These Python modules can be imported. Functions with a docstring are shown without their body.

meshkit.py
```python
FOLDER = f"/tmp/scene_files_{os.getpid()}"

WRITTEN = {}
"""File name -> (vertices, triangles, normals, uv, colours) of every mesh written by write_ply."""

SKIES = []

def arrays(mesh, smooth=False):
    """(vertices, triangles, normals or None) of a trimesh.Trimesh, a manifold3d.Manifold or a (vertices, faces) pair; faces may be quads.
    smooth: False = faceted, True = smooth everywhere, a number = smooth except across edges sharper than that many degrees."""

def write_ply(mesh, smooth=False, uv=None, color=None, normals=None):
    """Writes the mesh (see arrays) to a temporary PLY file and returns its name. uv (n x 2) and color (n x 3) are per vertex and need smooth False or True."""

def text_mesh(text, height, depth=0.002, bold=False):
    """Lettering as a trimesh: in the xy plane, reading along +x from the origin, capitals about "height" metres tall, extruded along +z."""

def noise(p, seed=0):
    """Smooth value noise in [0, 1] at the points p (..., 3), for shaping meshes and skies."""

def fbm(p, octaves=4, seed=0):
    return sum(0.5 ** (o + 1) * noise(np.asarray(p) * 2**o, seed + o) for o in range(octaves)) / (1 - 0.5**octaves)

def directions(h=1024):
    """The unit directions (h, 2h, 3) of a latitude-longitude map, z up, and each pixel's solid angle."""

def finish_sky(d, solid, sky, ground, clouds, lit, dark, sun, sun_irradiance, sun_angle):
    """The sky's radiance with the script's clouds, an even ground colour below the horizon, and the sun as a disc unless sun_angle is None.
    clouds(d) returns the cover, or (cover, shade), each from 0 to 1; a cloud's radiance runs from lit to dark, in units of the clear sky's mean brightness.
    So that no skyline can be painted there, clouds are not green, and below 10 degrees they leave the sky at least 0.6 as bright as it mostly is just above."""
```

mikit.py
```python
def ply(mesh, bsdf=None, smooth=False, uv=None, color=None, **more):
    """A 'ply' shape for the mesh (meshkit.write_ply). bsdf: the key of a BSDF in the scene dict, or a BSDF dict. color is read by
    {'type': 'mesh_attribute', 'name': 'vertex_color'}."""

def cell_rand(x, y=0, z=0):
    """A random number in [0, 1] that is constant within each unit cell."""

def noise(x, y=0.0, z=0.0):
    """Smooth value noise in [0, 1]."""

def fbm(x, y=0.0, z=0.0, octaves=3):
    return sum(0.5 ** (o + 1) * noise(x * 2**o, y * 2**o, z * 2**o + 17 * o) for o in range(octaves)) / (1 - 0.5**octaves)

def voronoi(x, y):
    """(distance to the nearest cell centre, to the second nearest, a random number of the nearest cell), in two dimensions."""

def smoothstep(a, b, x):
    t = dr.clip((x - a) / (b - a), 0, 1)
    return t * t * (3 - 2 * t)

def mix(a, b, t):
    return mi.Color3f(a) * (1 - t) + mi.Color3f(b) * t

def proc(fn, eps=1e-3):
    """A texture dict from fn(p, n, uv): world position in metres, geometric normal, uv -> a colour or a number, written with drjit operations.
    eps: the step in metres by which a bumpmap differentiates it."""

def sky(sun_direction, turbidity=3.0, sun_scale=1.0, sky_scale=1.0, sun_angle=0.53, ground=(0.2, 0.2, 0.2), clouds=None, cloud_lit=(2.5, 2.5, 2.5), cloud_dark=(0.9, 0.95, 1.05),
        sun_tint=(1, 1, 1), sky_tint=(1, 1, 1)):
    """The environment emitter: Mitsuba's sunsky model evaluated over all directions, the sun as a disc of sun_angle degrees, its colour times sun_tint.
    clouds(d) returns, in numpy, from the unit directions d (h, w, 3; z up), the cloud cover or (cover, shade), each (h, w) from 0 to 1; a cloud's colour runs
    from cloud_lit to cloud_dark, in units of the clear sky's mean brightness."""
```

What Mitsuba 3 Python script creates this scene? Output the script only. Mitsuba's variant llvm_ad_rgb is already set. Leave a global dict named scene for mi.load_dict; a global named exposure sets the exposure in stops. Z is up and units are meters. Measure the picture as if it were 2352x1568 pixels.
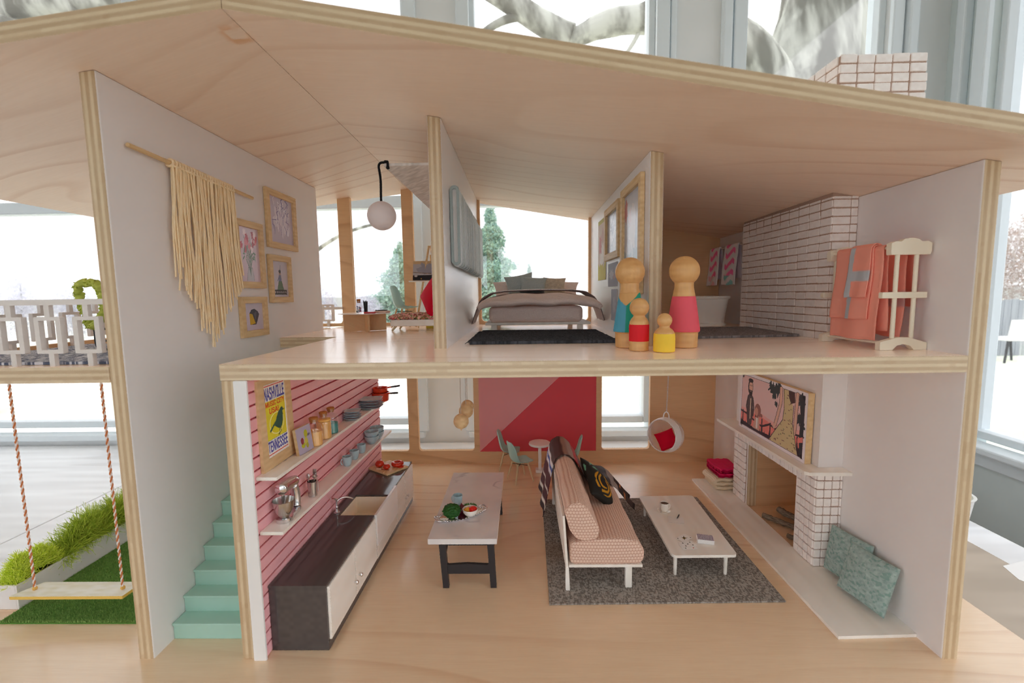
import math
import numpy as np
import trimesh
import drjit as dr
import mitsuba as mi
import mikit
import meshkit
import shapely
from shapely.geometry import Polygon, Point, LineString, box as sbox
from shapely import affinity
from shapely.ops import unary_union

T = mi.ScalarTransform4f
PI = math.pi
scene, labels = {}, {}

# ---------------------------------------------------------------- camera, sky, light, exposure
exposure = 3.1
CAM = np.array([0.4377, -0.4942, 0.4218])
YAW, PITCH, ROLL, FOCAL = 0.0187, 0.1017, -0.0146, 1055.0


def _camera():
    cy, sy, cp, sp = math.cos(YAW), math.sin(YAW), math.cos(PITCH), math.sin(PITCH)
    fwd = np.array([-sy * cp, cy * cp, -sp])
    right = np.array([cy, sy, 0.0])
    up = np.cross(right, fwd)
    up = -math.sin(ROLL) * right + math.cos(ROLL) * up
    return T().look_at(origin=CAM.tolist(), target=(CAM + fwd).tolist(), up=up.tolist())


scene['camera'] = {'type': 'thinlens', 'to_world': _camera(), 'fov': math.degrees(2 * math.atan(1176 / FOCAL)), 'fov_axis': 'x',
                   'aperture_radius': 0.0013, 'focus_distance': 0.78, 'near_clip': 0.01, 'far_clip': 400.0}


def _clouds(d):
    n = meshkit.fbm(d.reshape(-1, 3) * 2.2 + 5.0, 4, seed=3).reshape(d.shape[:2])
    return np.ones(d.shape[:2]), np.clip(0.25 + 0.5 * n, 0, 1)


scene['sky'] = mikit.sky((-0.35, 0.5, 0.8), turbidity=4.0, sun_scale=0.0, sky_scale=1.0, ground=(0.42, 0.42, 0.38), clouds=_clouds,
                         cloud_lit=(1.97, 2.0, 2.06), cloud_dark=(1.52, 1.58, 1.68))

# ---------------------------------------------------------------- helpers


def S(r, g, b):
    c = np.array([r, g, b], float) / 255
    return [float(x) for x in np.where(c <= 0.04045, c / 12.92, ((c + 0.055) / 1.055) ** 2.4)]


_used, _count = set(), {}


def newkey(name):
    n = _count.get(name, -1) + 1
    _count[name] = n
    k = name if n == 0 else f'{name}_{n:03d}'
    _used.add(k)
    return k


def thing(name, label, cat, group=None, kind=None):
    k = newkey(name)
    labels[k] = {'label': label, 'category': cat}
    if group:
        labels[k]['group'] = group
    if kind:
        labels[k]['kind'] = kind
    return k


def shape(key, mesh, mat, smooth=False):
    if isinstance(mesh, dict):
        scene[key] = mesh
    elif isinstance(mesh, tuple):           # (mesh, vertex colours)
        scene[key] = mikit.ply(mesh[0], 'mat_' + mat, smooth=bool(smooth), color=mesh[1])
    else:
        scene[key] = mikit.ply(mesh, 'mat_' + mat, smooth=smooth)
    return key


def part(parent, name, mesh, mat='white', smooth=False, label=None, kind=None):
    k = newkey(f'{parent}__{name}')
    shape(k, mesh, mat, smooth)
    if label or kind:
        labels[k] = {}
        if label:
            labels[k]['label'] = label
        if kind:
            labels[k]['kind'] = kind
    return k


def one(name, label, cat, mesh, mat='white', smooth=False, group=None, kind=None):
    k = thing(name, label, cat, group, kind)
    shape(k, mesh, mat, smooth)
    return k


def struct(name, mesh, mat, smooth=False, label=None):
    k = newkey(name)
    shape(k, mesh, mat, smooth)
    labels[k] = {'kind': 'structure'}
    if label:
        labels[k]['label'] = label
    return k


# ---- meshes
def tm(v, f):
    return trimesh.Trimesh(np.asarray(v, float), np.asarray(f, int), process=False)


def cat(*ms):
    return trimesh.util.concatenate([m for m in ms])


def bx(x0, x1, y0, y1, z0, z1, r=0.0):
    if r <= 0:
        m = trimesh.creation.box(extents=(x1 - x0, y1 - y0, z1 - z0))
        m.apply_translation(((x0 + x1) / 2, (y0 + y1) / 2, (z0 + z1) / 2))
        return m
    return _cham(x1 - x0, y1 - y0, z1 - z0, r).apply_translation(((x0 + x1) / 2, (y0 + y1) / 2, (z0 + z1) / 2))


_CH = {}


def _cham(a, b, c, r):
    key = tuple(round(q, 5) for q in (a, b, c, r))
    if key not in _CH:
        r = min(r, 0.45 * min(a, b, c))
        k = r * 0.3
        pts = []
        for sx in (-1, 1):
            for sy in (-1, 1):
                for sz in (-1, 1):
                    h = np.array([a, b, c]) / 2
                    s = np.array([sx, sy, sz])
                    for d in ([0, r, r], [r, 0, r], [r, r, 0], [k, k, r], [k, r, k], [r, k, k]):
                        pts.append(s * (h - np.array(d)))
        _CH[key] = trimesh.convex.convex_hull(np.array(pts))
    return _CH[key].copy()


def xf(m, M):
    m = m.copy()
    m.apply_transform(M)
    return m


def rotm(axis, deg, at=(0, 0, 0)):
    return trimesh.transformations.rotation_matrix(math.radians(deg), axis, at)


def mv(m, x=0, y=0, z=0):
    m = m.copy()
    m.apply_translation((x, y, z))
    return m


def lathe(prof, n=32, at=(0, 0, 0), axis=None):
    """prof: (r, z) from bottom to top, closed with caps where r is 0."""
    p = np.asarray(prof, float)
    a = np.arange(n) * 2 * PI / n
    v = np.stack([p[:, None, 0] * np.cos(a), p[:, None, 0] * np.sin(a), np.repeat(p[:, 1:2], n, 1)], -1).reshape(-1, 3)
    f = []
    for i in range(len(p) - 1):
        for j in range(n):
            q = (j + 1) % n
            f += [[i * n + j, i * n + q, (i + 1) * n + q], [i * n + j, (i + 1) * n + q, (i + 1) * n + j]]
    m = tm(v, f)
    if axis is not None:
        m.apply_transform(trimesh.geometry.align_vectors([0, 0, 1], axis))
    m.apply_translation(at)
    return m


def cyl(p0, p1, r0, r1=None, n=14, cap=0.12):
    p0, p1 = np.asarray(p0, float), np.asarray(p1, float)
    r1 = r0 if r1 is None else r1
    L = np.linalg.norm(p1 - p0)
    c = min(cap * min(r0, r1), L * 0.2)
    return lathe([(0, 0), (r0 - c, 0), (r0, c), (r1, L - c), (r1 - c, L), (0, L)], n, p0, (p1 - p0) / L)


def tube(pts, r, n=8):
    p = np.asarray(pts, float)
    r = np.broadcast_to(np.asarray(r, float), (len(p),))
    t = np.gradient(p, axis=0)
    t /= np.linalg.norm(t, axis=1, keepdims=True) + 1e-12
    a = np.zeros_like(p)
    u = np.cross(t[0], [0, 0, 1.0] if abs(t[0][2]) < 0.9 else [1.0, 0, 0])
    for i in range(len(p)):
        u = u - t[i] * (u @ t[i])
        u /= np.linalg.norm(u) + 1e-12
        a[i] = u
    b = np.cross(t, a)
    g = np.arange(n) * 2 * PI / n
    v = p[:, None] + r[:, None, None] * (np.cos(g)[None, :, None] * a[:, None] + np.sin(g)[None, :, None] * b[:, None])
    v = np.vstack([v.reshape(-1, 3), p[:1], p[-1:]])
    i, j = np.meshgrid(np.arange(len(p) - 1), np.arange(n), indexing='ij')
    q = (j + 1) % n
    f = np.vstack([np.stack([i * n + j, i * n + q, (i + 1) * n + q], -1).reshape(-1, 3),
                   np.stack([i * n + j, (i + 1) * n + q, (i + 1) * n + j], -1).reshape(-1, 3)])
    N, jj = len(p) * n, np.arange(n)
    f = np.vstack([f, np.stack([np.full(n, N), (jj + 1) % n, jj], 1), np.stack([np.full(n, N + 1), N - n + jj, N - n + (jj + 1) % n], 1)])
    return tm(v, f)


def curve(pts, n=40):
    """Catmull-Rom through the points."""
    from scipy.interpolate import CubicSpline
    p = np.asarray(pts, float)
    d = np.r_[0, np.cumsum(np.linalg.norm(np.diff(p, axis=0), axis=1) ** 0.7)]
    return CubicSpline(d, p)(np.linspace(0, d[-1], n))


def plate(poly, h, O=(0, 0, 0), U=(1, 0, 0), V=(0, 1, 0)):
    """Extrudes a shapely polygon by h along UxV from O."""
    m = trimesh.creation.extrude_polygon(poly, h)
    return place(m, O, U, V)


def place(m, O, U, V):
    U, V = np.asarray(U, float), np.asarray(V, float)
    M = np.eye(4)
    M[:3, 0], M[:3, 1], M[:3, 2], M[:3, 3] = U, V, np.cross(U, V), O
    return xf(m, M)


def rrect(x0, x1, y0, y1, r, n=6):
    return sbox(x0 + r, y0 + r, x1 - r, y1 - r).buffer(r, quad_segs=n) if r > 0 else sbox(x0, y0, x1, y1)


def ball(c, r, sub=3, sc=(1, 1, 1)):
    m = trimesh.creation.icosphere(subdivisions=sub, radius=r)
    m.vertices = m.vertices * np.array(sc)
    m.apply_translation(c)
    return m


def sheet(fn, nu, nv, th):
    """A closed cloth of thickness th around the surface fn(u, v); returns (mesh, u, v per vertex)."""
    u, v = np.meshgrid(np.linspace(0, 1, nu), np.linspace(0, 1, nv), indexing='ij')
    P = np.stack(fn(u, v), -1)
    du, dv = np.gradient(P, axis=0), np.gradient(P, axis=1)
    N = np.cross(du, dv)
    N /= np.linalg.norm(N, axis=-1, keepdims=True) + 1e-12
    A, B = (P + N * th / 2).reshape(-1, 3), (P - N * th / 2).reshape(-1, 3)
    idx = np.arange(nu * nv).reshape(nu, nv)
    a, b, c, d = idx[:-1, :-1].ravel(), idx[1:, :-1].ravel(), idx[1:, 1:].ravel(), idx[:-1, 1:].ravel()
    top = np.vstack([np.stack([a, b, c], 1), np.stack([a, c, d], 1)])
    bot = top[:, ::-1] + nu * nv
    ring = np.r_[idx[:-1, 0], idx[-1, :-1], idx[:0:-1, -1], idx[0, :0:-1]]
    nxt = np.roll(ring, -1)
    side = np.vstack([np.stack([nxt, ring, ring + nu * nv], 1), np.stack([nxt, ring + nu * nv, nxt + nu * nv], 1)])
    return tm(np.vstack([A, B]), np.vstack([top, bot, side])), np.r_[u.ravel(), u.ravel()], np.r_[v.ravel(), v.ravel()]


def pillow(w, h, t, seed=0, n=22, pinch=0.07, lump=0.0012):
    """A stuffed cushion in the xy plane about the origin, thickness along z."""
    g = np.sin(np.linspace(-1, 1, n) * PI / 2)
    u, v = np.meshgrid(g, g, indexing='ij')
    x = w / 2 * u * (1 - pinch * (1 - v ** 2) * np.abs(u))
    y = h / 2 * v * (1 - pinch * (1 - u ** 2) * np.abs(v))
    z = t / 2 * np.sqrt(np.clip((1 - u ** 2) * (1 - v ** 2), 0, 1)) ** 0.8
    q = np.stack([x * 40, y * 40, z * 0 + seed * 7.7], -1).reshape(-1, 3)
    nz = (meshkit.fbm(q, 3, seed=seed).reshape(n, n) - 0.5) * lump * 2
    edge = np.clip(z / (t / 2) * 3, 0, 1)
    A = np.stack([x, y, z + nz * edge], -1).reshape(-1, 3)
    B = np.stack([x, y, -z + nz * edge], -1).reshape(-1, 3)
    idx = np.arange(n * n).reshape(n, n)
    a, b, c, d = idx[:-1, :-1].ravel(), idx[1:, :-1].ravel(), idx[1:, 1:].ravel(), idx[:-1, 1:].ravel()
    top = np.vstack([np.stack([a, b, c], 1), np.stack([a, c, d], 1)])
    m = trimesh.Trimesh(np.vstack([A, B]), np.vstack([top, top[:, ::-1] + n * n]), process=False)
    m.merge_vertices(digits_vertex=6)
    return m


def frame_to(c, X, Y):
    X, Y = np.asarray(X, float), np.asarray(Y, float)
    X = X / np.linalg.norm(X)
    Y = Y - X * (X @ Y)
    Y = Y / np.linalg.norm(Y)
    M = np.eye(4)
    M[:3, 0], M[:3, 1], M[:3, 2], M[:3, 3] = X, Y, np.cross(X, Y), c
    return M


def paint(mesh, fn):
    """(mesh, colours) with fn(vertices) -> n x 3 linear colours."""
    return mesh, np.clip(np.asarray(fn(np.asarray(mesh.vertices))), 0, 1)


def tri(poly):
    v, f = [], []
    for p in getattr(poly, 'geoms', [poly]):
        if p.geom_type != 'Polygon' or p.area < 1e-10:
            continue
        a, b = trimesh.creation.triangulate_polygon(p, engine='earcut')
        f.append(np.asarray(b) + sum(len(q) for q in v))
        v.append(np.asarray(a))
    return (np.vstack(v), np.vstack(f)) if v else None


def art(layers, O, U, V, text=()):
    """A flat print: layers [(polygon, linear colour)] painted in order on the plane O + x U + y V, nothing stacked; text [(string, x, y, w, h, colour)]."""
    U, V = np.asarray(U, float), np.asarray(V, float)
    N = np.cross(U, V)
    vs, fs, cs, n = [], [], [], 0
    cover = None
    frame = layers[0][0]
    for poly, col in reversed(layers):
        g = poly.buffer(0).intersection(frame)
        vis = g if cover is None else g.difference(cover)
        cover = g if cover is None else cover.union(g)
        t = tri(vis)
        if t is None:
            continue
        P = np.asarray(O) + t[0][:, :1] * U + t[0][:, 1:2] * V
        vs.append(P)
        fs.append(t[1] + n)
        cs.append(np.tile(col, (len(P), 1)))
        n += len(P)
    for s, x, y, w, h, col in text:
        m = meshkit.text_mesh(s, h, 0.0001, bold=True)
        q = np.asarray(m.vertices)
        lo, hi = q.min(0), q.max(0)
        q = (q - lo) / (hi - lo) * [w, h, 0.0002]
        P = np.asarray(O) + (x + q[:, :1]) * U + (y + q[:, 1:2]) * V + q[:, 2:] * N
        vs.append(P)
        fs.append(np.asarray(m.faces) + n)
        cs.append(np.tile(col, (len(P), 1)))
        n += len(P)
    return tm(np.vstack(vs), np.vstack(fs)), np.vstack(cs)


def oval(x, y, a, b, rot=0):
    return affinity.translate(affinity.rotate(affinity.scale(Point(0, 0).buffer(1, quad_segs=10), a, b), rot), x, y)


def blob(x, y, r, seed, n=26, amp=0.35, sx=1.0, sy=1.0):
    rng = np.random.default_rng(seed)
    a = np.arange(n) * 2 * PI / n
    k = 1 + amp * (rng.random(n) - 0.5) * 2
    return Polygon(np.stack([x + r * sx * k * np.cos(a), y + r * sy * k * np.sin(a)], 1)).buffer(0)


def line(pts, w):
    return LineString(pts).buffer(w / 2, cap_style=1)


# ---------------------------------------------------------------- materials
def mat(name, color, rough=0.55, spec=0.4, metal=0.0, coat=0.0, bump=None, bscale=1.0, eps=2e-4, sheen=0.0, coat_gloss=0.9):
    c = mikit.proc(color) if callable(color) else ({'type': 'mesh_attribute', 'name': 'vertex_color'} if color == 'vertex' else {'type': 'rgb', 'value': list(map(float, color))})
    b = {'type': 'principled', 'base_color': c, 'roughness': rough, 'specular': spec}
    if metal:
        b['metallic'] = metal
    if coat:
        b['clearcoat'], b['clearcoat_gloss'] = coat, coat_gloss
    if sheen:
        b['sheen'] = sheen
    if bump is not None:
        b = {'type': 'bumpmap', 'arbitrary': mikit.proc(bump, eps), 'scale': bscale, 'bsdf': b}
    scene['mat_' + name] = {'type': 'twosided', 'bsdf': b}
    return name


noise, fbm, mix, sstep, crand = mikit.noise, mikit.fbm, mikit.mix, mikit.smoothstep, mikit.cell_rand


def roof_z(x, y):
    return 0.6806 - 0.008 * y - np.where(np.asarray(x) > 0.173, 0.172 * (np.asarray(x) - 0.173), 0.12 * (0.173 - np.asarray(x)))


def _grain(u, v, a, b, c):
    """Rotary-cut birch: broad cathedral figures along u, fine fibres."""
    w = fbm(u * 1.7 + 3.1, v * 4.5 + 1.7, 0.0, 2)
    r = v * 15.0 + w * 6.0 + noise(u * 1.1, v * 2.0) * 3.0
    k = r - dr.floor(r)
    ring = sstep(0.70, 0.95, k) * (1 - sstep(0.93, 1.0, k))
    fine = noise(u * 60.0, v * 900.0) * 0.6 + noise(u * 16.0 + 9, v * 260.0) * 0.4
    base = mix(a, b, dr.clip(0.75 * w + 0.5 * fine - 0.2, 0, 1))
    return mix(base, c, ring * 0.5 * noise(u * 3.0 + 5, v * 9.0))


B1, B2, B3 = S(231, 204, 172), S(221, 188, 152), S(190, 136, 90)


def birch(p, n, uv):
    return _grain(p.x, p.y + 0.93 * p.z, B1, B2, B3)


def plies(t, u):
    """Plywood edge: layers across t (metres), fibres along u."""
    k = t / 0.0036
    i = dr.floor(k)
    e = k - i
    odd = i - 2 * dr.floor(i / 2)
    f = noise(u * 30.0, i * 3.7, noise(u * 5.0, i) * 3) * 0.6 + noise(u * 220.0, k * 4.0) * 0.4
    lite, dark = mix(S(217, 196, 164), S(204, 181, 147), f), mix(S(196, 169, 135), S(182, 154, 118), f)
    w = sstep(0.0, 0.22, e) * (1 - sstep(0.78, 1.0, e))
    w = dr.select(odd > 0.5, 0.5 + 0.5 * w, 0.5 - 0.5 * w)
    return mix(mix(dark, lite, w), S(168, 128, 88), 0.30 * (1 - sstep(0.0, 0.14, e)) + 0.25 * sstep(0.72, 0.8, noise(u * 60.0, i * 9.1)) * noise(u * 9, i))


WHITE = S(226, 221, 219)


def ply_flat(p, n, uv):
    face = birch(p, n, uv)
    return dr.select(dr.abs(n.z) > 0.7, face, plies(p.z + 0.0182, p.x + p.y))


def ply_roof(p, n, uv):
    zr = 0.6806 - 0.008 * p.y - dr.select(p.x > 0.173, 0.172 * (p.x - 0.173), 0.12 * (0.173 - p.x))
    stain = sstep(0.016, 0.006, dr.abs(p.x - 0.162)) * sstep(0.022, 0.008, dr.abs(p.y + 0.018)) * sstep(0.3, 0.6, noise(p.x * 120, p.y * 120))
    under = mix(_grain(p.x, p.y * 0.9 + 0.22 * p.x, S(233, 210, 190), S(224, 197, 174), S(192, 146, 110)), S(204, 140, 70), 0.6 * stain)
    return dr.select(dr.abs(n.z) > 0.7, under, plies(p.z - zr, p.x))


def ply_wall(p, n, uv):
    return dr.select(dr.abs(n.x) > 0.7, mi.Color3f(WHITE), plies(p.x + 0.0183, p.z))


def ply_wall2(p, n, uv):
    return dr.select(dr.abs(n.x) > 0.7, mi.Color3f(WHITE), plies(p.x - 0.3197, p.z))


def paintbump(p, n, uv):
    return (noise(p.x * 900, p.y * 900, p.z * 900) + 0.8 * noise(p.x * 300, p.y * 300, p.z * 300)) * 0.00035


mat('birch', birch, 0.5, 0.4)
mat('birch_dark', lambda p, n, uv: _grain(p.x, p.y + 0.93 * p.z, S(222, 184, 142), S(208, 166, 122), S(176, 124, 78)), 0.5, 0.4)
mat('ply_flat', ply_flat, 0.2, 0.8, coat=1.0)
mat('ply_pale', lambda p, n, uv: dr.select(dr.abs(n.z) > 0.7, _grain(p.x, p.y, S(238, 220, 203), S(230, 207, 186), S(200, 156, 120)), plies(p.z + 0.0182, p.x + p.y)), 0.2, 0.8, coat=1.0)
mat('ply_roof', ply_roof, 0.5, 0.4)
mat('ply_wall', ply_wall, 0.5, 0.4)
mat('ply_wall_gloss', ply_wall2, 0.2, 0.6, bump=paintbump, eps=3e-4)
mat('white', WHITE, 0.5, 0.4)
mat('railing_white', S(218, 210, 204), 0.4, 0.4)
mat('white_gloss', S(232, 230, 228), 0.22, 0.5)
mat('white_wood', lambda p, n, uv: mix(S(242, 238, 231), S(228, 220, 209), noise(p.x * 120, p.y * 12, p.z * 60)), 0.42, 0.45)
mat('cream', S(236, 224, 202), 0.45, 0.4)
mat('vertex', 'vertex', 0.6, 0.3)
mat('vertex_gloss', 'vertex', 0.22, 0.5)
mat('brick', lambda p, n, uv: mix(S(245, 240, 236), S(232, 222, 216), fbm(p.x * 160, p.y * 160, p.z * 160, 2)), 0.7, 0.25)
mat('mortar', S(172, 144, 128), 0.85, 0.1)
mat('pink_paint', lambda p, n, uv: mix(S(240, 184, 188), S(230, 166, 172), noise(p.x * 50, p.y * 25, p.z * 90)), 0.4, 0.4)
mat('pink_groove', S(178, 70, 84), 0.6, 0.3)
mat('mint_paint', S(168, 206, 192), 0.45, 0.4)
mat('mint_plastic', S(163, 205, 198), 0.35, 0.45)
mat('pale_oak', S(206, 188, 150), 0.5, 0.4)
mat('black_gloss', lambda p, n, uv: mix(S(66, 60, 61), S(82, 75, 74), noise(p.x * 200, p.y * 30, p.z * 200)), 0.10, 0.5, coat=0.8)
mat('black', S(34, 33, 36), 0.4, 0.4)
mat('black_stain', S(44, 42, 46), 0.35, 0.45)
mat('chrome', S(232, 232, 234), 0.06, 0.5, metal=1.0)
mat('steel', S(205, 203, 200), 0.16, 0.5, metal=1.0)
mat('doll_wood', lambda p, n, uv: mix(S(226, 178, 118), S(205, 150, 92), noise(p.x * 60, p.y * 60, p.z * 260) * 0.7 + noise(p.x * 400, p.y * 400, p.z * 40) * 0.3), 0.38, 0.45)
mat('light_wood', lambda p, n, uv: mix(S(226, 196, 152), S(203, 168, 120), noise(p.x * 300, p.y * 40, p.z * 300)), 0.5, 0.4)
mat('glaze_blue', S(172, 198, 206), 0.2, 0.5)
mat('glaze_white', S(240, 234, 224), 0.16, 0.5)
mat('red_enamel', S(214, 68, 34), 0.12, 0.55, coat=0.6)
mat('tomato', S(205, 52, 22), 0.15, 0.5, coat=0.5)
mat('red_felt', S(206, 16, 48), 0.9, 0.1, sheen=0.5)
mat('cord_black', S(22, 22, 24), 0.8, 0.2)
mat('cord_grey', S(178, 170, 160), 0.8, 0.2)
mat('rattan', S(178, 118, 62), 0.7, 0.2)


def weave(p, n, uv):
    end = dr.abs(n.y) > 0.6
    u, v = dr.select(end, p.x, p.y) * 230.0, dr.select(end, p.z, p.x - p.z) * 230.0
    row = dr.floor(v)
    a = u + 0.5 * (row - 2 * dr.floor(row / 2))
    fu, fv = a - dr.floor(a) - 0.5, v - row - 0.5
    return dr.clip(1 - 2.6 * (fu * fu + fv * fv), 0, 1)


mat('sofa_weave', lambda p, n, uv: mix(S(200, 152, 132), S(238, 210, 192), weave(p, n, uv)), 0.9, 0.1, bump=lambda p, n, uv: weave(p, n, uv) * 0.0012, eps=3e-4, sheen=0.3)


def rugweave(p, n, uv):
    return sstep(0.25, 0.75, noise(p.x * 720, p.y * 330) * 0.55 + noise(p.x * 330, p.y * 720) * 0.45)


mat('rug_jute', lambda p, n, uv: mix(mix(S(118, 110, 103), S(170, 162, 154), rugweave(p, n, uv)), S(128, 104, 82), 0.5 * sstep(0.45, 0.7, fbm(p.x * 9, p.y * 9, 0.0, 2))), 0.85, 0.25, bump=lambda p, n, uv: rugweave(p, n, uv) * 0.0016, eps=3e-4)
mat('rug_charcoal', lambda p, n, uv: mix(S(46, 48, 52), S(82, 84, 90), rugweave(p, n, uv)), 0.9, 0.15, bump=lambda p, n, uv: rugweave(p, n, uv) * 0.0015, eps=3e-4)
mat('rug_grey', lambda p, n, uv: mix(S(96, 92, 92), S(140, 134, 134), rugweave(p, n, uv)), 0.9, 0.15)


def feltn(p):
    return fbm(p.x * 260, p.y * 260, p.z * 260, 3)


mat('felt_green', lambda p, n, uv: mix(mix(S(126, 150, 146), S(178, 196, 190), feltn(p)), S(96, 140, 128), 0.5 * sstep(0.55, 0.75, noise(p.x * 330 + 7, p.y * 330, p.z * 330))), 0.95, 0.1, sheen=0.4)
mat('felt_black', lambda p, n, uv: mix(S(28, 28, 26), S(62, 60, 54), feltn(p)), 0.95, 0.1, sheen=0.3)
mat('cloth_grey', lambda p, n, uv: mix(S(168, 180, 182), S(188, 196, 196), noise(p.x * 800, p.y * 800, p.z * 800)), 0.9, 0.1, sheen=0.2)
mat('cloth_tan', lambda p, n, uv: mix(S(180, 164, 144), S(222, 208, 190), feltn(p)), 0.95, 0.1)
mat('cloth_blush', lambda p, n, uv: mix(S(238, 220, 212), S(226, 204, 196), noise(p.x * 700, p.y * 700, p.z * 700)), 0.9, 0.1, sheen=0.3)
mat('cloth_taupe', lambda p, n, uv: mix(S(178, 166, 164), S(158, 146, 146), noise(p.x * 700, p.y * 700, p.z * 700)), 0.9, 0.1)
mat('coral_cloth', lambda p, n, uv: mix(S(238, 132, 108), S(224, 112, 92), noise(p.x * 900, p.y * 900, p.z * 900)), 0.85, 0.15, sheen=0.3)
mat('silver_cloth', S(188, 190, 192), 0.5, 0.4)
mat('yarn', lambda p, n, uv: mix(S(248, 230, 198), S(238, 210, 164), noise(p.x * 500, p.y * 500, p.z * 120)), 0.9, 0.1)
def marble(p, n, uv):
    q = fbm(p.x * 14 + 2.0, p.y * 20 + 1.3, 0.0, 4)
    v = sstep(0.06, 0.0, dr.abs(q - 0.5)) * sstep(0.42, 0.72, noise(p.x * 14 + 6, p.y * 12 + 2))
    return mix(mix(S(233, 229, 226), S(212, 208, 210), fbm(p.x * 20, p.y * 26, 3.0, 3)), S(142, 138, 152), 0.5 * v)


mat('marble', marble, 0.16, 0.5)
mat('bark_twig', lambda p, n, uv: mix(S(92, 78, 66), S(150, 134, 116), noise(p.x * 240, p.y * 240, p.z * 600)), 0.9, 0.15)
mat('table_planks', lambda p, n, uv: mix(mix(S(240, 241, 243), S(224, 224, 226), noise(p.x * 6 + 0.25 * p.y, p.y * 60)), S(200, 198, 198), 0.5 * sstep(0.62, 0.8, noise(p.x * 3 + 4, p.y * 38))), 0.4, 0.4)
mat('board_beige', lambda p, n, uv: mix(S(196, 182, 166), S(178, 164, 148), noise(p.x * 8, p.y * 60)), 0.55, 0.3)
mat('frame_blue', S(214, 222, 226), 0.4, 0.4)
mat('wall_paint', lambda p, n, uv: mix(S(226, 228, 228), S(212, 215, 215), fbm(p.x * 9, p.y * 9, p.z * 9, 2)), 0.6, 0.3)
mat('wall_sage', S(206, 216, 216), 0.6, 0.3)
mat('ceiling_paint', S(235, 233, 230), 0.8, 0.2)
mat('floor_wood', lambda p, n, uv: mix(S(170, 140, 108), S(140, 108, 78), noise(p.x * 3, p.y * 40)), 0.5, 0.4)
mat('lawn', lambda p, n, uv: mix(mix(S(222, 224, 208), S(206, 212, 186), fbm(p.x * 1.5, p.y * 1.5, 0.0, 3)), S(226, 220, 210), sstep(0.45, 0.65, fbm(p.x * 0.5 + 3, p.y * 0.5, 0.0, 2))), 0.95, 0.05)
mat('bark_tree', lambda p, n, uv: mix(S(112, 110, 102), S(200, 200, 190), sstep(0.3, 0.68, fbm(p.x * 8 + 1.6 * p.z, p.y * 8, p.z * 1.5, 4))), 0.95, 0.05)
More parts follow.
